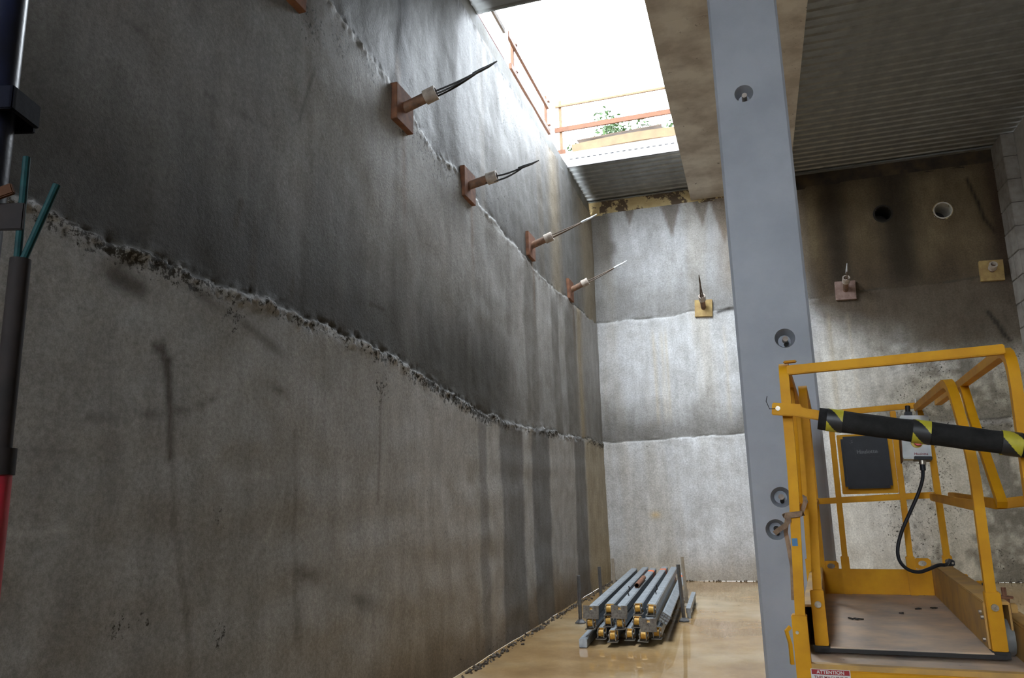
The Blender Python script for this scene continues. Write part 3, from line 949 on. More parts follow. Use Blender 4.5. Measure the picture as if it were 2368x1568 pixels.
def P3(px, py):
    p = on_x(px, py, XG); return Vector(p) - Vector((XG, 7.2, 7.77))


p, q = P3(1108, 36), P3(1163, 128)
MB().box((-.02, p.y - .6, p.z - .06), (.02, q.y + .02, p.z + .10)).build('toe_board', M_REDB, gr, bevel=.003)
p, q = P3(1145, 35), P3(1160, 62)
MB().box((-.02, p.y - .8, p.z - .04), (.02, q.y + .12, p.z + .05)).build('rail', M_PLYB, gr, bevel=.003)
p = P3(1168, 60)
MB().box((-.04, p.y - .05, -.03), (.03, p.y + .05, p.z)).build('post', M_WHITEP, gr, bevel=.003)

YG = 13.72
gb = thing('guard_rail', 'guard rail of two orange timber rails across the far edge of the void', 'guard rail', (-2, YG, 8.05))


def P4(px, py):
    p = on_y(px, py, YG); return Vector(p) - Vector((-2, YG, 8.05))


for a, b, hh, mm in (((1300, 244), (1545, 203), .022, M_TIMBER), ((1300, 300), (1558, 256), .05, M_OTIMBER)):
    p, q = P4(*a), P4(*b)
    z_ = (p.z + q.z) / 2
    MB().box((p.x - .15, -.02, z_ - hh), (q.x + 1.6, .02, z_ + hh)).build('rail', mm, gb, bevel=.003)
for px in (1293,):
    p = P4(px, 232)
    MB().box((p.x - .028, .021, .0), (p.x + .028, .07, p.z)).build('post', M_TIMBER, gb, bevel=.003)
    MB().box((p.x - .07, -.045, -.01), (p.x + .09, .021, .2)).build('post_shoe', M_OTIMBER, gb, bevel=.003)
p = P4(1293, 232)
MB().box((p.x + 3.0, .021, 0), (p.x + 3.05, .07, 1.15)).build('post', M_TIMBER, gb, bevel=.003)

# bowed timber kerb and loose boards lying on the slab edge
kb = MB()
xs = np.linspace(-2.86, -.4, 14)
top, bot = [], []
pth = []
for i, x in enumerate(xs):
    t = i / 13
    pth.append((x, V1[3] + .12, 8.055 + .115 + .05 * math.sin(PI * t)))
kb.sweep(pth, [(-.02, -.09), (.02, -.09), (.02, .09), (-.02, .09)])
tag(kb.build('timber_plank', M_TIMBER, bevel=.003), 'bowed pale timber plank on edge along the void', 'plank')
bx = MB()
R = Matrix.Rotation(math.radians(9), 3, 'X') @ Matrix.Rotation(math.radians(-1.5), 3, 'Y')
bx.box((-.82, -.30, -.012), (.82, .30, .012), R, (-1.98, 14.05, 8.50))
for sx in (-2.48, -1.4):
    tag(MB().box((sx - .05, 13.95, 8.052), (sx + .05, 14.15, 8.455)).build('timber_block', M_PLYB, bevel=.003), 'dark timber block propping the plywood sheet ' + ('beside the guard rail post' if sx < -2 else 'in front of the tree'), 'timber')
tag(bx.build('plywood_sheet', M_PLYB, bevel=.002), 'dark weathered plywood sheet lying behind the timber plank', 'plywood')
bx = MB().box((-.13, -.3, -.03), (.13, .3, .03), Matrix.Rotation(.1, 3, 'Z'), (-2.72, 14.0, 8.085))
tag(bx.build('timber_offcut', M_TIMBER, bevel=.003), 'short timber offcut beside the guard rail post', 'timber')


def tree(label, px, py, Y, rad, nl, seed):
    rs = np.random.RandomState(seed)
    c = on_y(px, py, Y)
    t = thing('leafy_tree', label, 'tree', (c[0], Y, 7.74), group=None)
    hz = c[2] - 7.74
    tr = MB()
    tr.tube([(0, 0, -.05), (.1, 0, hz * .4), (-.05, .1, hz * .75), (.05, 0, hz)], .14, 8, [1.2, .9, .5, .2])
    tr.build('trunk', M_BARK, t)
    br = MB()
    ends = []
    for i in range(16):
        a = rs.uniform(0, 2 * PI); z0 = hz * rs.uniform(.55, .95)
        e = Vector((math.cos(a) * rad * rs.uniform(.4, 1), math.sin(a) * rad * rs.uniform(.4, 1), z0 + rs.uniform(.1, .8) * rad))
        br.tube([(0, 0, z0), e * .5 + Vector((0, 0, z0 * .52)), e], .035, 5, [1, .6, .2])
        ends.append((Vector((0, 0, z0)), e))
    tag(br.build('branches', M_BARK, t), kind='stuff')
    lf = MB()
    for i in range(nl):
        p0, e = ends[rs.randint(len(ends))]
        p = p0.lerp(e, rs.uniform(.35, 1.1)) + Vector(rs.normal(0, rad * .13, 3))
        s = rs.uniform(.06, .13)
        q = Quaternion(Vector(rs.normal(0, 1, 3)).normalized(), rs.uniform(0, PI))
        vs = [p + q @ Vector(v) * s for v in ((-1, 0, 0), (-.2, .5, .12), (1, 0, 0), (-.2, -.5, .12))]
        lf.add(vs, [(0, 1, 2, 3)])
    tag(lf.build('foliage', M_LEAF, t, smooth=False), kind='stuff')


tree('sunlit green leafy tree beyond the guard rail, in the middle of the opening', 1455, 290, 24, 1.5, 4200, 3)
tree('green leafy tree beyond the guard rail, half hidden by the beam', 1585, 285, 28, 1.3, 2200, 4)
tree('small wispy green tree top just above the plywood sheet', 1345, 322, 27, .6, 600, 5)

# ------------------------------------------------------------------ stack of galvanised props between stakes
BX = math.radians(2.6)      # the bundle runs away from the viewer, drifting left


def prop_parts():
    L = 4.5
    me = {}
    tb = MB()
    w = .052
    prof = [(-w, -w + .012), (-w + .012, -w), (w - .012, -w), (w, -w + .012), (w, w - .012), (w - .012, w), (-w + .012, w), (-w, w - .012)]
    tb.sweep([(0, 0, 0), (0, L, 0)], prof)
    me['tube'] = tb.mesh('tube', M_GALV)
    fk = MB()                                     # forked shoe: two cheeks and a foot plate
    for s in (-1, 1):
        fk.box((s * .034 - .005, -.115, -.045), (s * .034 + .005, .0, .045))
    fk.box((-.058, -.125, -.062), (.058, -.012, -.052))
    fk.tube([(-.05, -.07, 0), (.05, -.07, 0)], .016, 12)
    me['fork'] = fk.mesh('end_fork', M_CASTING, bevel=.0)
    bu = MB().tube([(-.029, -.07, 0), (.029, -.07, 0)], .036, 16)
    bu.box((-.046, -.02, -.046), (.046, .012, .046))
    me['bush'] = bu.mesh('bush', M_BUSH)
    pl = MB()                                     # flat slotted end plate
    h = .088
    pl.prism([(-h, -.10, -h * .8), (h, -.10, -h * .8), (h, -.10, h * .8), (.016, -.10, h * .8), (.016, -.10, .01), (0, -.10, -.005), (-.016, -.10, .01), (-.016, -.10, h * .8), (-h, -.10, h * .8)], (0, .012, 0))
    pl.tube([(0, -.09, 0), (0, .0, 0)], .022, 12)
    me['plate'] = pl.mesh('end_plate', M_CASTING)
    cp = MB()                                     # open grid end cap
    for a in (-.05, -.017, .017, .05):
        cp.box((a - .004, -.02, -.054), (a + .004, .004, .054)); cp.box((-.054, -.02, a - .004), (.054, .004, a + .004))
    me['cap'] = cp.mesh('grid_cap', M_CASTING)
    ob = MB().sweep([(0, L - .55, 0), (0, L - .38, 0)], [(a * 1.02, b * 1.02) for a, b in prof])
    me['mark'] = ob.mesh('paint_mark', M_ORANGE)
    return me, L


PM, PLEN = prop_parts()
SG = 'galvanised props in the stacked bundle'


def prop(label, x, y, z, roll, end, mark=False, yaw=0., pitch=0.):
    t = thing('shoring_prop', label, 'prop', (x, y, z), (pitch, roll, BX + yaw), SG)
    b = link('tube', PM['tube'], t)
    if mark: link('paint_mark', PM['mark'], b)
    if end == 'fork':
        f = link('end_fork', PM['fork'], t); link('bush', PM['bush'], f)
        f.rotation_euler = (0, random.uniform(-.05, .05), 0)
    elif end == 'plate':
        link('end_plate', PM['plate'], t)
        link('bush', PM['bush'], t).scale = (.8, .4, .8)
    else:
        link('grid_cap', PM['cap'], t)
    f = link('end_fork', PM['fork'], t)
    f.rotation_euler = (0, 0, PI); f.location = (0, PLEN, 0)
    return t


LBL = 'galvanised square prop with forked yellow-bushed end, in the bundle on the floor'
r45 = math.radians(45)
# bottom row, middle row, top row
for x, dy in ((-1.83, .06), (-1.67, -.10), (-1.505, .04), (-1.345, -.02), (-1.222, .16)):
    prop('galvanised square prop with forked yellow-bushed end in the lowest layer of the bundle', x, 9.05 + dy, .108, random.uniform(-.04, .04), 'fork')
for i, (x, dy) in enumerate(((-1.93, -.03), (-1.76, .16), (-1.60, .0), (-1.435, .15), (-1.275, -.06))):
    prop('galvanised prop with slotted plate end beside the grid-capped prop' if i == 4 else 'galvanised square prop with forked yellow-bushed end in the middle layer of the bundle',
         x, 9.05 + dy, .227, random.uniform(-.05, .05), 'plate' if i == 4 else 'fork')
prop('galvanised prop with square slotted end plate, on top at the wall side of the bundle', -1.915, 9.02, .347, .05, 'plate')
prop('galvanised square prop with forked end on top of the bundle, next to the slotted plate', -1.755, 9.25, .347, -.05, 'fork')
prop('galvanised prop with slotted end plate and orange paint mark, on top of the bundle', -1.60, 9.06, .347, .06, 'plate', True)
prop('galvanised prop with forked end and orange paint mark, on top of the bundle', -1.435, 9.33, .347, -.05, 'fork', True)
prop('galvanised prop on top of the bundle next to the dark stake', -1.27, 9.22, .352, .04, 'fork')
prop('galvanised prop with open grid end cap turned on its corner', -1.140, 9.3, .238, r45 - .2, 'cap', True)
# rusty offcut of pipe lying between the upper props
rp = MB().ring((-1.66, 10.75, .432), (-math.sin(BX), math.cos(BX), 0), .026, .033, 1.0, 16)
tag(rp.build('pipe_offcut', M_RUST), 'short rusty pipe lying on top of the galvanised props', 'pipe')
for k, (x, y) in enumerate(((-1.64, 9.95), (-1.32, 10.1))):
    w = MB().tube([(x, y, .392), (x - .01, y + .0, .44), (x + .02, y - .03, .47), (x + .005, y - .02, .52)], .006, 6)
    tag(w.build('wire_hook', M_WIRE), ('bent black wire hook on the props in front of the rusty pipe', 'bent black wire hook on the prop next to the dark stake')[k], 'wire', 'wire hooks on the props')

# bearers and stakes
for y in (9.45, 10.75, 12.1, 13.2):
    b = MB().box((-.28, -.045, 0), (.47, .045, .044), Matrix.Rotation(BX, 3, 'Z'), (-1.62 - (y - 9.05) * math.tan(BX), y, 0.002))
    tag(b.build('timber_bearer', M_STEELTAN, bevel=.004), {9.45: 'low timber bearer under the forked ends of the props', 10.75: 'low timber bearer under the props beside the dark flared stake', 12.1: 'low timber bearer under the props beside the tan stake', 13.2: 'low timber bearer under the far ends of the props by the back wall'}[y], 'bearer', 'bearers under the props')
lowp = MB().sweep([(-1.975, 8.74, .048), (-2.05, 10.3, .048)], [(-.045, -.045), (.045, -.045), (.045, .045), (-.045, .045)])
tag(lowp.build('box_section_offcut', M_GALV, bevel=.006), 'grey box section lying on the floor under the near end of the bundle', 'steel section')


def stake(label, x, y, top, m, lean=(0, 0), foot=True):
    t = thing('steel_stake', label, 'stake', (x, y, 0))
    MB().tube([(0, 0, .012), (lean[0], lean[1], top)], .026, 6).build('shaft', m, t)
    f = MB()
    f.tube([(0, 0, .002), (0, 0, .016), (0, 0, .05)], .075, 6, [1, .95, .4])
    f.build('foot', m, t)


stake('dark steel stake with flared foot standing on the open side of the bundle', -1.058, 10.66, .71, M_STEELGREY, (-.03, 0))
stake('slim grey steel stake at the wall side of the bundle by the slotted plate end', -2.36, 10.35, .60, M_STEELGREY)
stake('grey steel stake at the wall side halfway along the bundle', -2.40, 12.0, .56, M_STEELGREY, (-.01, 0))
stake('tan muddy steel stake at the wall side towards the far end of the bundle', -2.365, 13.0, .60, M_STEELTAN, (-.015, 0))
stake('tan muddy steel stake on the open side towards the far end of the bundle', -1.13, 12.0, .70, M_STEELTAN, (-.03, 0))
# slim rail leaning low on the open side
sr = MB().sweep([(-1.02, 10.9, .10), (-1.06, 12.4, .13)], [(-.03, -.03), (.03, -.03), (.03, .03), (-.03, .03)])
sr.box((-1.045, 10.95, 0), (-1.0, 11.05, .075)).box((-1.08, 12.2, 0), (-1.03, 12.3, .10))
tag(sr.build('low_side_rail', M_GALV), 'short galvanised rail low beside the stakes', 'rail')

# crumbs of mortar along the foot of the walls
db = MB()
rs = np.random.RandomState(5)
for i in range(620):
    if i < 400:
        y = rs.uniform(5.5, 15.3); p = (XL + .10 + abs(rs.normal(0, .045)), y)
    else:
        p = (rs.uniform(-2.8, 4.5), YB - .08 - abs(rs.normal(0, .045)))
    s = rs.uniform(.005, .019)
    q = Quaternion(Vector(rs.normal(0, 1, 3)).normalized(), rs.uniform(0, PI)).to_matrix()
    db.box((-s, -s * .8, -s * .6), (s, s * .8, s * .6), q, (p[0], p[1], s * .4))
tag(db.build('mortar_crumbs', M_DEBRIS, smooth=False), 'crumbled mortar lying along the foot of the walls', 'debris', kind='stuff')

# ------------------------------------------------------------------ steel props at the dark left edge
d1 = ray(35, 194); d1 /= np.linalg.norm(d1)
q1 = np.array([0, 0, H]) + d1 * 1.95
x1, y1 = q1[0] - .012 - .03 * RM[0][0], q1[1] - .03 * RM[0][1]
t = thing('steel_prop', 'dark navy steel prop with wedge clamp standing at the near end of the long wall', 'prop', (x1, y1, 0))
MB().tube([(0, 0, .02), (.0, 0, 4.4)], .040, 28).build('tube', M_NAVY, t)
MB().box((-.08, -.08, 0), (.08, .08, .012)).build('base_plate', M_NAVY, t, bevel=.002)
MB().box((-.08, -.08, 4.4), (.08, .08, 4.412)).build('head_plate', M_NAVY, t, bevel=.002)
MB().tube([(0, 0, 4.40), (0, 0, ZDECK - .0)], .03, 20).build('inner_tube', M_NAVY, t)
zc = 2.455
rt = Vector((RM[0][0], RM[0][1], 0)).normalized(); fw = Vector((-rt.y, rt.x, 0))
Rc = Matrix((rt, fw, Vector((0, 0, 1)))).transposed()
clp = MB().box((-.045, -.05, -.028), (.072, -.038, .022), Rc, (0, 0, zc)).box((.062, -.05, -.028), (.072, .04, .022), Rc, (0, 0, zc)).box((-.045, .038, -.035), (.06, .048, .03), Rc, (0, 0, zc)).box((-.05, -.05, -.035), (-.04, .05, .03), Rc, (0, 0, zc))
clp = clp.build('wedge_clamp', M_NAVYD, t, bevel=.002)
# flat bracket with a rusty wing lower on the same prop
br = MB().box((-.03, -.055, -.028), (.12, -.047, .026), Rc, (0, 0, 2.20)).box((-.04, -.055, -.028), (-.03, .05, .026), Rc, (0, 0, 2.20)).build('bracket', M_BROWNST, t, bevel=.002)
MB().box((.0, -.07, -.01), (.11, -.06, .012), Rc @ Matrix.Rotation(-.35, 3, 'Y'), (0, 0, 2.212)).build('rusty_wing', M_RUSTD, br, bevel=.002)

d2 = ray(46, 700); d2 /= np.linalg.norm(d2)
q2 = np.array([0, 0, H]) + d2 * 2.35
x2, y2 = q2[0] - .010 * RM[0][0], q2[1] - .010 * RM[0][1]
zt = (np.array([0, 0, H]) + (lambda d: d / np.linalg.norm(d))(ray(55, 592)) * 2.35)[2]
t = thing('adjustable_prop', 'brown tube prop with green two-pronged fork head and red lower tube', 'prop', (x2, y2, 0))
MB().tube([(0, 0, .012), (0, 0, 1.78)], .031, 24).build('outer_tube', M_REDP, t)
MB().tube([(0, 0, 1.74), (0, 0, zt)], .0245, 24).build('inner_tube', M_BROWNST, t)
MB().tube([(0, 0, 1.735), (0, 0, 1.80)], .036, 20).build('adjusting_collar', M_BROWNST, t)
MB().box((-.075, -.075, 0), (.075, .075, .012)).build('base_plate', M_REDP, t, bevel=.002)
for dx, dz in ((-.004, .285), (.068, .205)):
    s0 = rt * (-.008 if dx < 0 else .008)
    MB().tube([Vector((0, 0, zt - .03)) + s0, Vector((0, 0, zt)) + s0, Vector((0, 0, zt + dz)) + rt * dx + s0], .0095, 10).build('fork_prong', M_GREEN, t)
MB().sweep([rt * -.07 + fw * -.03 + Vector((0, 0, 1.90)), rt * -.035 + fw * -.03 + Vector((0, 0, 1.90)), rt * -.03 + fw * -.03 + Vector((0, 0, 1.80))], [(-.006, -.006), (.006, -.006), (.006, .006), (-.006, .006)]).build('pin_loop', M_NAVY, t)

# ------------------------------------------------------------------ scissor lift
YAW = math.radians(4.5)
LO = Vector((.10, 3.16, 0))
lift = thing('scissor_lift', 'yellow scissor lift with guard-railed platform and black padded gate bar', 'lift', LO, (0, 0, -YAW))
ux = Vector((math.cos(YAW), -math.sin(YAW), 0)); uy = Vector((math.sin(YAW), math.cos(YAW), 0))


def PF(px, py, y):
    d = Vector(ray(px, py)); o = Vector((0, 0, H)) - LO
    k = (y - o.dot(uy)) / d.dot(uy); p = o + d * k
    return Vector((p.dot(ux), p.dot(uy), p.z))


def PS(px, py, x):
    d = Vector(ray(px, py)); o = Vector((0, 0, H)) - LO
    k = (x - o.dot(ux)) / d.dot(ux); p = o + d * k
    return Vector((p.dot(ux), p.dot(uy), p.z))


def part(name, mb, m=M_YEL, parent=None, bevel=.0035):
    return mb.build(name, m, parent or lift, bevel)


def rounded(path, r=.07, n=5):
    """replace the inner corners of a path by short arcs"""
    P = [Vector(p) for p in path]
    out = [P[0]]
    for a, b, c in zip(P, P[1:], P[2:]):
        u, w = (a - b), (c - b)
        rr = min(r, u.length * .45, w.length * .45)
        s, e = b + u.normalized() * rr, b + w.normalized() * rr
        for i in range(n + 1):
            t_ = i / n
            out.append(s * (1 - t_) ** 2 + b * 2 * t_ * (1 - t_) + e * t_ * t_)
    out.append(P[-1])
    return out


T = .036
ZD = 1.03
XO, XI0, XI1 = .803, .088, .685
# outer cage
part('side_rail', MB().sq(rounded([(.006, .03, 1.16), (.030, .03, 1.7), (.034, .03, 2.125), (.034, 1.98, 2.125)]), T, up=(1, 0, 0)), bevel=0)
part('side_rail', MB().sq(rounded([(XO - .02, .03, 1.16), (XO - .004, .03, 1.7), (XO + .004, .03, 2.125), (XO, 1.98, 2.125)], .14), T, up=(1, 0, 0)), bevel=0)
s = part('post_socket', MB().box((-.024, .004, .72), (.030, .056, 1.19)))
part('post_socket', MB().box((XO - .05, .004, .72), (XO + .005, .056, 1.19)))
MB().sweep([(-.03, .0, 1.15), (-.045, -.005, 1.135), (-.035, -.01, 1.09), (-.035, -.005, 1.02)], [(-.006, -.006), (.006, -.006), (.006, .006), (-.006, .006)]).build('latch', M_YEL, s)
MB().tube([(-.008, .006, 1.13), (-.008, -.004, 1.13)], .006, 8).build('bolt', M_METAL, s)
part('front_top_rail', MB().sq([PF(1820, 857, .03), PF(2322, 808, .03)], .034, .036))
part('gusset', MB().box((.035, .012, 2.135), (.085, .05, 2.143)))
# left outer intermediate post and its foot
a, b = PS(1841, 960, .03), Vector((.015, 1.70, 1.16))
part('side_post', MB().sq([(.034, .62, 2.11), (.032, .62, 1.9), (.018, .75, 1.56)], .032, up=(1, 0, 0)))
part('side_post', MB().sq([(.034, 1.72, 2.11), (.012, 1.74, 1.17)], .034, up=(1, 0, 0)))
part('post_socket', MB().box((-.012, 1.715, 1.05), (.036, 1.765, 1.25)))
part('mid_rail', MB().sq([(.018, .05, 1.565), (.018, 1.95, 1.575)], .022, .034))
# right outer brace post and mid rail with its kink
part('side_post', MB().sq(rounded([PS(2229, 897, XO), PS(2252, 975, XO), PS(2318, 1168, XO)], .1), .036, up=(1, 0, 0)), bevel=0)
pk = PS(2310, 1166, XO)
part('mid_rail', MB().sq(rounded([(XO, 1.98, pk.z + .02), (XO, pk.y, pk.z), (XO + .13, pk.y - .02, pk.z + .015), (XO + .10, .06, pk.z + .01)], .03), .03, .042))
# inner (sliding) cage
part('side_rail', MB().sq(rounded([(.066, .33, ZD + .01), (.068, .34, 1.25), (.085, .36, 1.60), (.091, .36, 2.07), (.091, 1.98, 2.09)], .06), .034, up=(1, 0, 0)), bevel=0)
part('side_rail', MB().sq(rounded([(XI1 + .002, .36, ZD + .01), (XI1 - .002, .36, 1.24), (XI1 + .004, .36, 1.74), (XI1 - .015, .50, 2.075), (XI1 + .005, 1.98, 2.10)], .12), .036, up=(1, 0, 0)), bevel=0)
for x0, yy in ((.066, .335), (XI1 + .002, .36)):
    s = part('post_socket', MB().box((x0 - .026, yy - .026, ZD + .0), (x0 + .026, yy + .026, 1.245)))
    MB().tube([(x0 + .0, yy - .024, 1.19), (x0 + .0, yy - .036, 1.19)], .013, 12).tube([(x0 + .004, yy - .03, 1.188), (x0 + .004, yy - .046, 1.188)], .007, 8).build('bolt', M_METAL, s)
    MB().box((x0 - .03, yy - .03, ZD - .022), (x0 + .03, yy + .03, ZD + .002)).build('foot_cap', M_DARK, s)
YR = 2.0
part('rear_top_rail', MB().sq([(.075, YR, 2.095), (XI1 + .005, YR, 2.115)], .034))
part('rear_mid_rail', MB().sq([(.065, YR, 1.567), (XI1 + .03, YR, 1.590)], .022, .036))
part('mid_rail', MB().sq([(.085, .37, 1.565), (.080, 1.98, 1.567)], .022, .034))
part('mid_rail', MB().sq(rounded([(XI1 + .03, 1.99, 1.588), (XI1 + .01, 1.9, 1.58), (XI1 + .004, .37, 1.562)], .03), .022, .04))
for x in (.202, .552):
    part('rear_post', MB().sq([(x, YR, ZD), (x + .006, YR, 2.09)], .032, up=(1, 0, 0)))
    part('post_socket', MB().box((x - .023, YR - .03, ZD), (x + .023, YR + .02, 1.245)))
part('rear_post', MB().sq(rounded([(.742, YR, 1.10), (.738, YR, 1.9), (XI1 + .01, YR, 2.10)], .09), .034, up=(0, 1, 0)), bevel=0)
s = part('post_socket', MB().box((.718, YR - .025, 1.06), (.766, YR + .025, 1.25)))
MB().tube([(.742, YR - .024, 1.2), (.742, YR - .036, 1.2)], .012, 10).build('bolt', M_METAL, s)
part('rear_post', MB().sq([(.072, YR, ZD), (.075, YR, 2.09)], .032, up=(1, 0, 0)))
part('joint_plate', MB().box((XI1 - .005, YR - .045, 2.03), (XI1 + .002, YR - .02, 2.155)), M_GREYBOX)
# toe boards and decks
part('toe_board', MB().box((.075, YR - .012, ZD), (.672, YR + .006, 1.172)))
part('toe_board', MB().box((.655, .375, ZD), (.668, YR, 1.205)).box((.655, .375, 1.195), (.745, YR, 1.206)).box((.739, .375, 1.10), (.746, YR, 1.2)), M_YELD)
part('toe_board', MB().box((.062, .365, ZD), (.075, YR, 1.18)).box((.005, .365, 1.172), (.075, YR, 1.181)).box((.004, .365, .94), (.010, YR, 1.175)), M_YELD)
dk = part('platform_deck', MB().box((.07, .315, ZD - .012), (.662, YR, ZD)), M_PLY, bevel=.002)
MB().box((.06, .305, ZD - .020), (.70, .316, ZD - .006)).build('deck_edge', M_DARK, dk)
part('lower_deck', MB().box((.0, .035, .985), (.80, YR - .05, .998)), M_PLY, bevel=.002)
lip = part('front_panel', MB().box((-.0, .0, .70), (.80, .022, 1.005)))
MB().sq([(-.005, .024, 1.012), (.805, .024, 1.012)], .032, .022).build('lip', M_YELD, lip)
for px, py, w in ((1922, 1309, .085), (2133, 1303, .09)):
    p = PF(px, py, YR + .03)
    lg = MB()
    # lug plate with an eye: eight-sided hole
    n = 16
    hole = [(p.x + .022 * math.cos(2 * PI * i / n), p.z + .016 * math.sin(2 * PI * i / n)) for i in range(n)]
    outr = []
    for i in range(n):
        ca, sa = math.cos(2 * PI * i / n), math.sin(2 * PI * i / n)
        k_ = min((w / 2) / max(abs(ca), 1e-6), .03 / max(abs(sa), 1e-6))
        outr.append((p.x + ca * k_, p.z + sa * k_))
    vs = [(x, YR + dy, z) for dy in (.02, .032) for x, z in hole + outr]
    fs = []
    for i in range(n):
        j = (i + 1) % n
        fs += [(i, j, n + j, n + i), (2 * n + j, 2 * n + i, 3 * n + i, 3 * n + j), (n + i, n + j, 3 * n + j, 3 * n + i), (j, i, 2 * n + i, 2 * n + j)]
    part('tie_down_lug', lg.add(vs, fs), bevel=0)
# right-hand guide rail, roller, spring bolt, small plates
gd = part('guide_beam', MB().box((.755, .02, 1.125), (.815, .60, 1.142)).box((.755, .02, .99), (.764, .60, 1.13)).box((.757, .55, 1.14), (.80, .60, 1.175)), M_YELD)
MB().tube([(.712, .46, 1.065), (.752, .46, 1.065)], .068, 28).build('roller', M_WHEEL, gd, bevel=.006)
MB().tube([(.752, .50, 1.13), (.752, .50, 1.205)], .016, 12).tube([(.752, .50, 1.205), (.752, .50, 1.212)], .03, 12).tube([(.752, .50, 1.21), (.752, .50, 1.245)], .009, 8).build('spring_bolt', M_RUST, gd)
for px, py, x, w in ((2225, 1337, .75, .03), (2238, 1349, .75, .028), (2274, 1353, .80, .05)):
    p = PS(px, py, x)
    b = part('bracket_plate', MB().box((x - w * .6, p.y - .008, p.z - .03), (x + w * .9, p.y + .006, p.z + .02)))
    MB().box((x - .008, p.y - .0095, p.z + .0), (x + .014, p.y - .007, p.z + .012)).build('slot', M_DARK, b)
for yy, zz in ((.43, 1.16), (.40, 1.145), (.42, 1.06)):
    part('cover_screw', MB().tube([(.657, yy, zz), (.645, yy, zz)], .008, 8), M_METAL, bevel=0)
# document box with backing plate
q = [PF(1942, 1002, YR - .06), PF(2055, 1012, YR - .06), PF(2064, 1126, YR - .06), PF(1954, 1136, YR - .06)]
cxb = sum(p.x for p in q) / 4; czb = sum(p.z for p in q) / 4
bw, bh = .128, .155
part('box_backing_plate', MB().box((cxb - bw - .02, YR - .022, czb - bh - .03), (cxb + bw + .03, YR - .012, czb + bh + .015)))
db_ = part('document_box', MB().box((cxb - bw, YR - .085, czb - bh), (cxb + bw, YR - .022, czb + bh)), M_PLASTIC, bevel=.014)
npl = MB().box((cxb - .055, YR - .088, czb + .03), (cxb + .075, YR - .084, czb + .09)).build('name_plate', M_PLASTIC, db_, bevel=.001)
text_mesh('lettering', 'Haulotte', .032, M_EMBOSS, db_, (cxb + .01, YR - .0885, czb + .06), (PI / 2, 0, 0), .0006, True)
# control box, emergency stop, cable
cb0 = PF(2117, 1010, YR - .10)
Rb = Matrix.Rotation(.06, 3, 'Y') @ Matrix.Rotation(-.1, 3, 'X')
ctr = Vector((cb0.x, YR - .09, 1.905))
cb = part('control_box', MB().box((-.078, -.045, -.115), (.072, .045, .14), Rb, ctr), M_GREYBOX, bevel=.006)


def cbp(x, y, z): return Rb @ Vector((x, y, z)) + ctr


MB().box((-.02, -.049, -.118), (.074, .046, -.098), Rb, ctr).build('base_strip', M_PLASTIC, cb, bevel=.003)
MB().tube([cbp(.0, -.045, -.02), cbp(.0, -.052, -.02)], .031, 24).build('stop_base', M_YBASE, cb)
MB().tube([cbp(.004, -.05, -.02), cbp(.004, -.07, -.02), cbp(.004, -.078, -.02)], .023, 24, [.8, 1, .88]).build('stop_button', M_RED, cb, bevel=.002)
MB().box((-.05, -.03, .14), (-.01, .03, .165), Rb, ctr).tube([cbp(-.03, 0, .16), cbp(-.03, 0, .205)], .014, 12).build('joystick', M_PLASTIC, cb, bevel=.003)
MB().box((-.084, -.05, -.13), (-.078, .05, .05), Rb, ctr).build('side_guard', M_OTIMBER, cb)
tx = text_mesh('lettering', 'Haulotte', .020, M_INK, cb, cbp(.018, -.0465, -.086), (PI / 2 - .1, .06, 0), .0004, True)
MB().tube([cbp(.025, -.01, -.118), cbp(.025, -.01, -.142)], .019, 14).build('gland_nut', M_METAL, cb)
MB().tube([cbp(.025, -.01, -.14), cbp(.025, -.01, -.175)], .015, 12).build('gland', M_PLASTIC, cb)
cp = [cbp(.025, -.01, -.165)] + [PF(px, py, YR - .13 - i * .018) for i, (px, py) in enumerate(((2133, 1110), (2122, 1145), (2102, 1190), (2085, 1230), (2076, 1268), (2080, 1296), (2098, 1316), (2124, 1323), (2148, 1316), (2170, 1307), (2188, 1306)))]
pe = PS(2198, 1320, .735)
cp.append(Vector((.735, pe.y - .0, 1.235)))
# smooth the cable with a Catmull-Rom pass
sm = []
for i in range(len(cp) - 1):
    p0, p1, p2, p3 = cp[max(i - 1, 0)], cp[i], cp[i + 1], cp[min(i + 2, len(cp) - 1)]
    for t_ in np.linspace(0, 1, 5)[:-1]:
        sm.append(.5 * ((2 * p1) + (p2 - p0) * t_ + (2 * p0 - 5 * p1 + 4 * p2 - p3) * t_ ** 2 + (3 * p1 - p0 - 3 * p2 + p3) * t_ ** 3))
sm.append(cp[-1])
part('control_cable', MB().tube(sm, .0095, 10), M_PLASTIC, bevel=0)
plg = part('cable_plug', MB().box((.718, pe.y - .03, 1.206), (.758, pe.y + .03, 1.238)), M_PLASTIC, bevel=.004)
for dx in (.728, .748):
    MB().tube([(dx, pe.y - .031, 1.222), (dx, pe.y - .027, 1.222)], .006, 8).build('screw', M_METAL, plg)

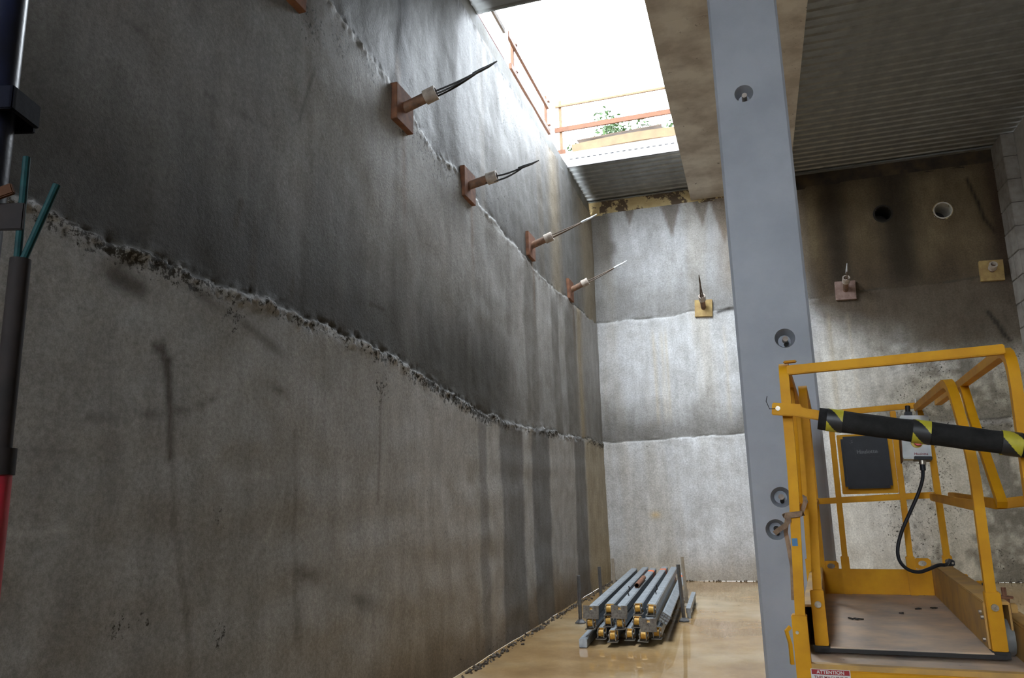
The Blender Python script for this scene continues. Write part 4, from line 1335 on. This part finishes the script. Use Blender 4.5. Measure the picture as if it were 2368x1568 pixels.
# padded drop bar across the entrance
YB0 = -.035
pv, f0, f1 = PF(1799, 945, YB0), PF(1893, 968, YB0), PF(2366, 1030, YB0)
ddir = (f1 - f0).normalized()
f2 = f1 + ddir * .10
part('drop_bar', MB().box((-.022, -.006, -.026), (.085, .006, .022), Matrix.Rotation(.13, 3, 'Y'), pv).sq([pv + ddir * .05 + Vector((0, .0, -.002)), f0 + ddir * .3], .026, .036))
pvb = part('pivot_bolt', MB().tube([pv + Vector((0, .06, 0)), pv + Vector((0, -.012, 0))], .009, 10), M_METAL, bevel=0)
fo = MB()
Ls = (f2 - f0).length
pth, scl = [], []
for t_ in np.linspace(0, 1, 60):
    pth.append(f0 + ddir * Ls * t_)
    scl.append(1 + .04 * math.sin(t_ * 23) * math.sin(t_ * 9 + 1) - (.05 if .455 < t_ < .47 else 0))
fo.tube(pth, .0405, 28, scl)
foam = part('foam_sleeve', fo, M_FOAM, bevel=0)


def tape_band(px, width, ph, nm):
    """helical black and yellow tape wrapped once round the foam: each colour its own strip"""
    t0 = ((PF(*px, YB0) - f0).dot(ddir))
    s = ddir.cross(Vector((0, 0, 1))).normalized(); w = s.cross(ddir).normalized()
    n, k = 40, 8
    out = {0: MB(), 1: MB()}
    for i in range(n):
        a0, a1 = 2 * PI * i / n, 2 * PI * (i + 1) / n
        for j in range(k):
            u0, u1 = j / k, (j + 1) / k
            # cut each cell along the stripe by sub-triangles
            g = 3
            for ii in range(g):
                for jj in range(g):
                    aa0, aa1 = a0 + (a1 - a0) * ii / g, a0 + (a1 - a0) * (ii + 1) / g
                    uu0, uu1 = u0 + (u1 - u0) * jj / g, u0 + (u1 - u0) * (jj + 1) / g
                    ph_ = (((aa0 + aa1) / 2) / (2 * PI) * 4 + (uu0 + uu1) / 2 * 1.0 + ph) % 2.0
                    q_ = [(aa0, uu0), (aa1, uu0), (aa1, uu1), (aa0, uu1)]
                    out[0 if ph_ < 1 else 1].add([f0 + ddir * (t0 + (u - .5) * width) + (s * math.cos(a) + w * math.sin(a)) * .0428 for a, u in q_], [(0, 1, 2, 3)])
    for c_, m_ in ((0, M_TAPE_B), (1, M_HAZY)):
        o = out[c_].build('black_tape' if c_ == 0 else 'yellow_tape', m_, foam)


M_HAZY = mat('yellow_tape', (.56, .50, .035), (.42, .37, .03), .5, scale=20, bump=.03)
tape_band((1930, 972), .055, .1, 'a')
tape_band((2130, 997), .058, .1, 'b')
tape_band((2338, 1024), .060, .75, 'c')

# stickers
st = part('warning_sticker', MB().box((.026, -.0012, .905), (.158, .0, 1.008)), M_STICKER_W, bevel=0)
MB().box((.0285, -.0022, .9895), (.1555, -.0012, 1.0065)).build('red_header', M_STICKER_R, st)
text_mesh('lettering', 'ATTENTION', .0165, M_STICKER_W, st, (.092, -.0027, .9978), (PI / 2, 0, 0), .0003, True)
text_mesh('lettering', 'THIS MACHINE IS', .0145, M_INK, st, (.092, -.0017, .979), (PI / 2, 0, 0), .0003, True)
part('red_sticker', MB().box((.681, -.0012, .93), (.79, .0, 1.0)), M_STICKER_R, bevel=0)
p = PF(1838, 1254, .01)
part('blue_sticker', MB().box((p.x - .010, .0095, p.z - .014), (p.x + .010, .0115, p.z + .014)), M_STICKER_B, bevel=0)

# webbing strap tied to the near post, its loose tail hanging
def webbing(name, pts, w, parent, m=M_STRAP):
    mb = MB()
    P = [Vector(p) for p in pts]
    vs = []
    for i, p in enumerate(P):
        tn = (P[min(i + 1, len(P) - 1)] - P[max(i - 1, 0)]).normalized()
        sd = tn.cross(Vector((0, 1, 0.3 * math.sin(i * 1.7)))).normalized()
        nn = sd.cross(tn)
        for a, b in ((-w / 2, -.0015), (w / 2, -.0015), (w / 2, .0015), (-w / 2, .0015)):
            vs.append(p + sd * a + nn * b)
    fs = [(i * 4 + j, i * 4 + (j + 1) % 4, i * 4 + 4 + (j + 1) % 4, i * 4 + 4 + j) for i in range(len(P) - 1) for j in range(4)]
    fs += [(0, 1, 2, 3), tuple(len(vs) - 4 + j for j in (3, 2, 1, 0))]
    return mb.add(vs, fs).build(name, m, parent)


ws = thing('webbing_strap', 'frayed tan webbing strap tied round the near left post of the lift', 'strap', LO, (0, 0, -YAW))
webbing('loop', [(.048, .03, 1.552), (.05, -.0, 1.556), (.02, -.004 + .008, 1.552), (-.012, .006, 1.55), (-.014, .06, 1.55)], .022, ws)
webbing('loop', [(.046, .06, 1.555), (.065, .05, 1.60), (.062, .10, 1.62), (.066, .2, 1.59)], .016, ws)
webbing('tail', [PF(1820, 1186, .0), PF(1824, 1205, -.005), PF(1815, 1216, -.01), PF(1800, 1226, -.012), PF(1791, 1234, -.012)], .018, ws)
webbing('tail', [PF(1821, 1190, .06), PF(1817, 1230, .06), PF(1823, 1260, .06), PF(1832, 1310, .06), PF(1835, 1388, .06)], .016, ws)
MB().tube([pv + Vector((-.005, -.005, 0)), pv + Vector((-.03, -.01, .0)), pv + Vector((-.04, -.01, .03)), pv + Vector((-.035, -.01, .05))], .0014, 6).build('tie_wire', M_WIRE, lift)

# nails and scraps on the platform
for (px, py, sz), lb in zip(((1978, 1433, .02), (2122, 1410, .012), (2165, 1408, .014), (2085, 1420, .008)), ('largest dark scrap lying alone on the lift platform', 'thin dark splinter on the lift platform', 'dark scrap on the lift platform closest to the dusty side board', 'tiny dark crumb in the middle of the lift platform')):
    d = ray(px, py); k_ = (ZD - H) / d[2]
    wpt = Vector((0, 0, H)) + Vector(d) * k_
    mb = MB()
    for i in range(3):
        mb.box((-sz, -sz * .25, -.002), (sz, sz * .25, .003), Matrix.Rotation(random.uniform(0, 3), 3, 'Z'), wpt + Vector((random.uniform(-1, 1) * sz, random.uniform(-1, 1) * sz, .004)))
    tag(mb.build('debris_scrap', M_BLACKPIPE, smooth=False), lb, 'debris', 'scraps on the lift platform')

# chassis, folded scissor arms, wheels (below the frame)
part('chassis', MB().box((.06, .12, .16), (.74, 1.92, .40)).box((.10, .02, .20), (.70, .12, .36)))
part('platform_frame', MB().box((.02, .03, .90), (.09, 1.95, .985)).box((.71, .03, .90), (.78, 1.95, .985)).box((.02, 1.9, .90), (.78, 1.95, .985)))
for lv in range(4):
    for s_ in (0, 1):
        x0 = .16 + .04 * (lv % 2) if s_ == 0 else .60 - .04 * (lv % 2)
        z0 = .44 + lv * .11
        part('scissor_arm', MB().sq([(x0, .14, z0 - .03), (x0, 1.84, z0 + .03)], .03, .07))
        part('scissor_arm', MB().sq([(x0 + .035, .14, z0 + .03), (x0 + .035, 1.84, z0 - .03)], .03, .07))
for x in (.03, .77):
    for y in (.32, 1.68):
        w_ = part('wheel', MB().tube([(x - .05, y, .155), (x + .05, y, .155)], .155, 28), M_TYRE, bevel=.012)
        MB().tube([(x - .053, y, .155), (x + .053, y, .155)], .075, 20).build('hub', M_WHEEL, w_)
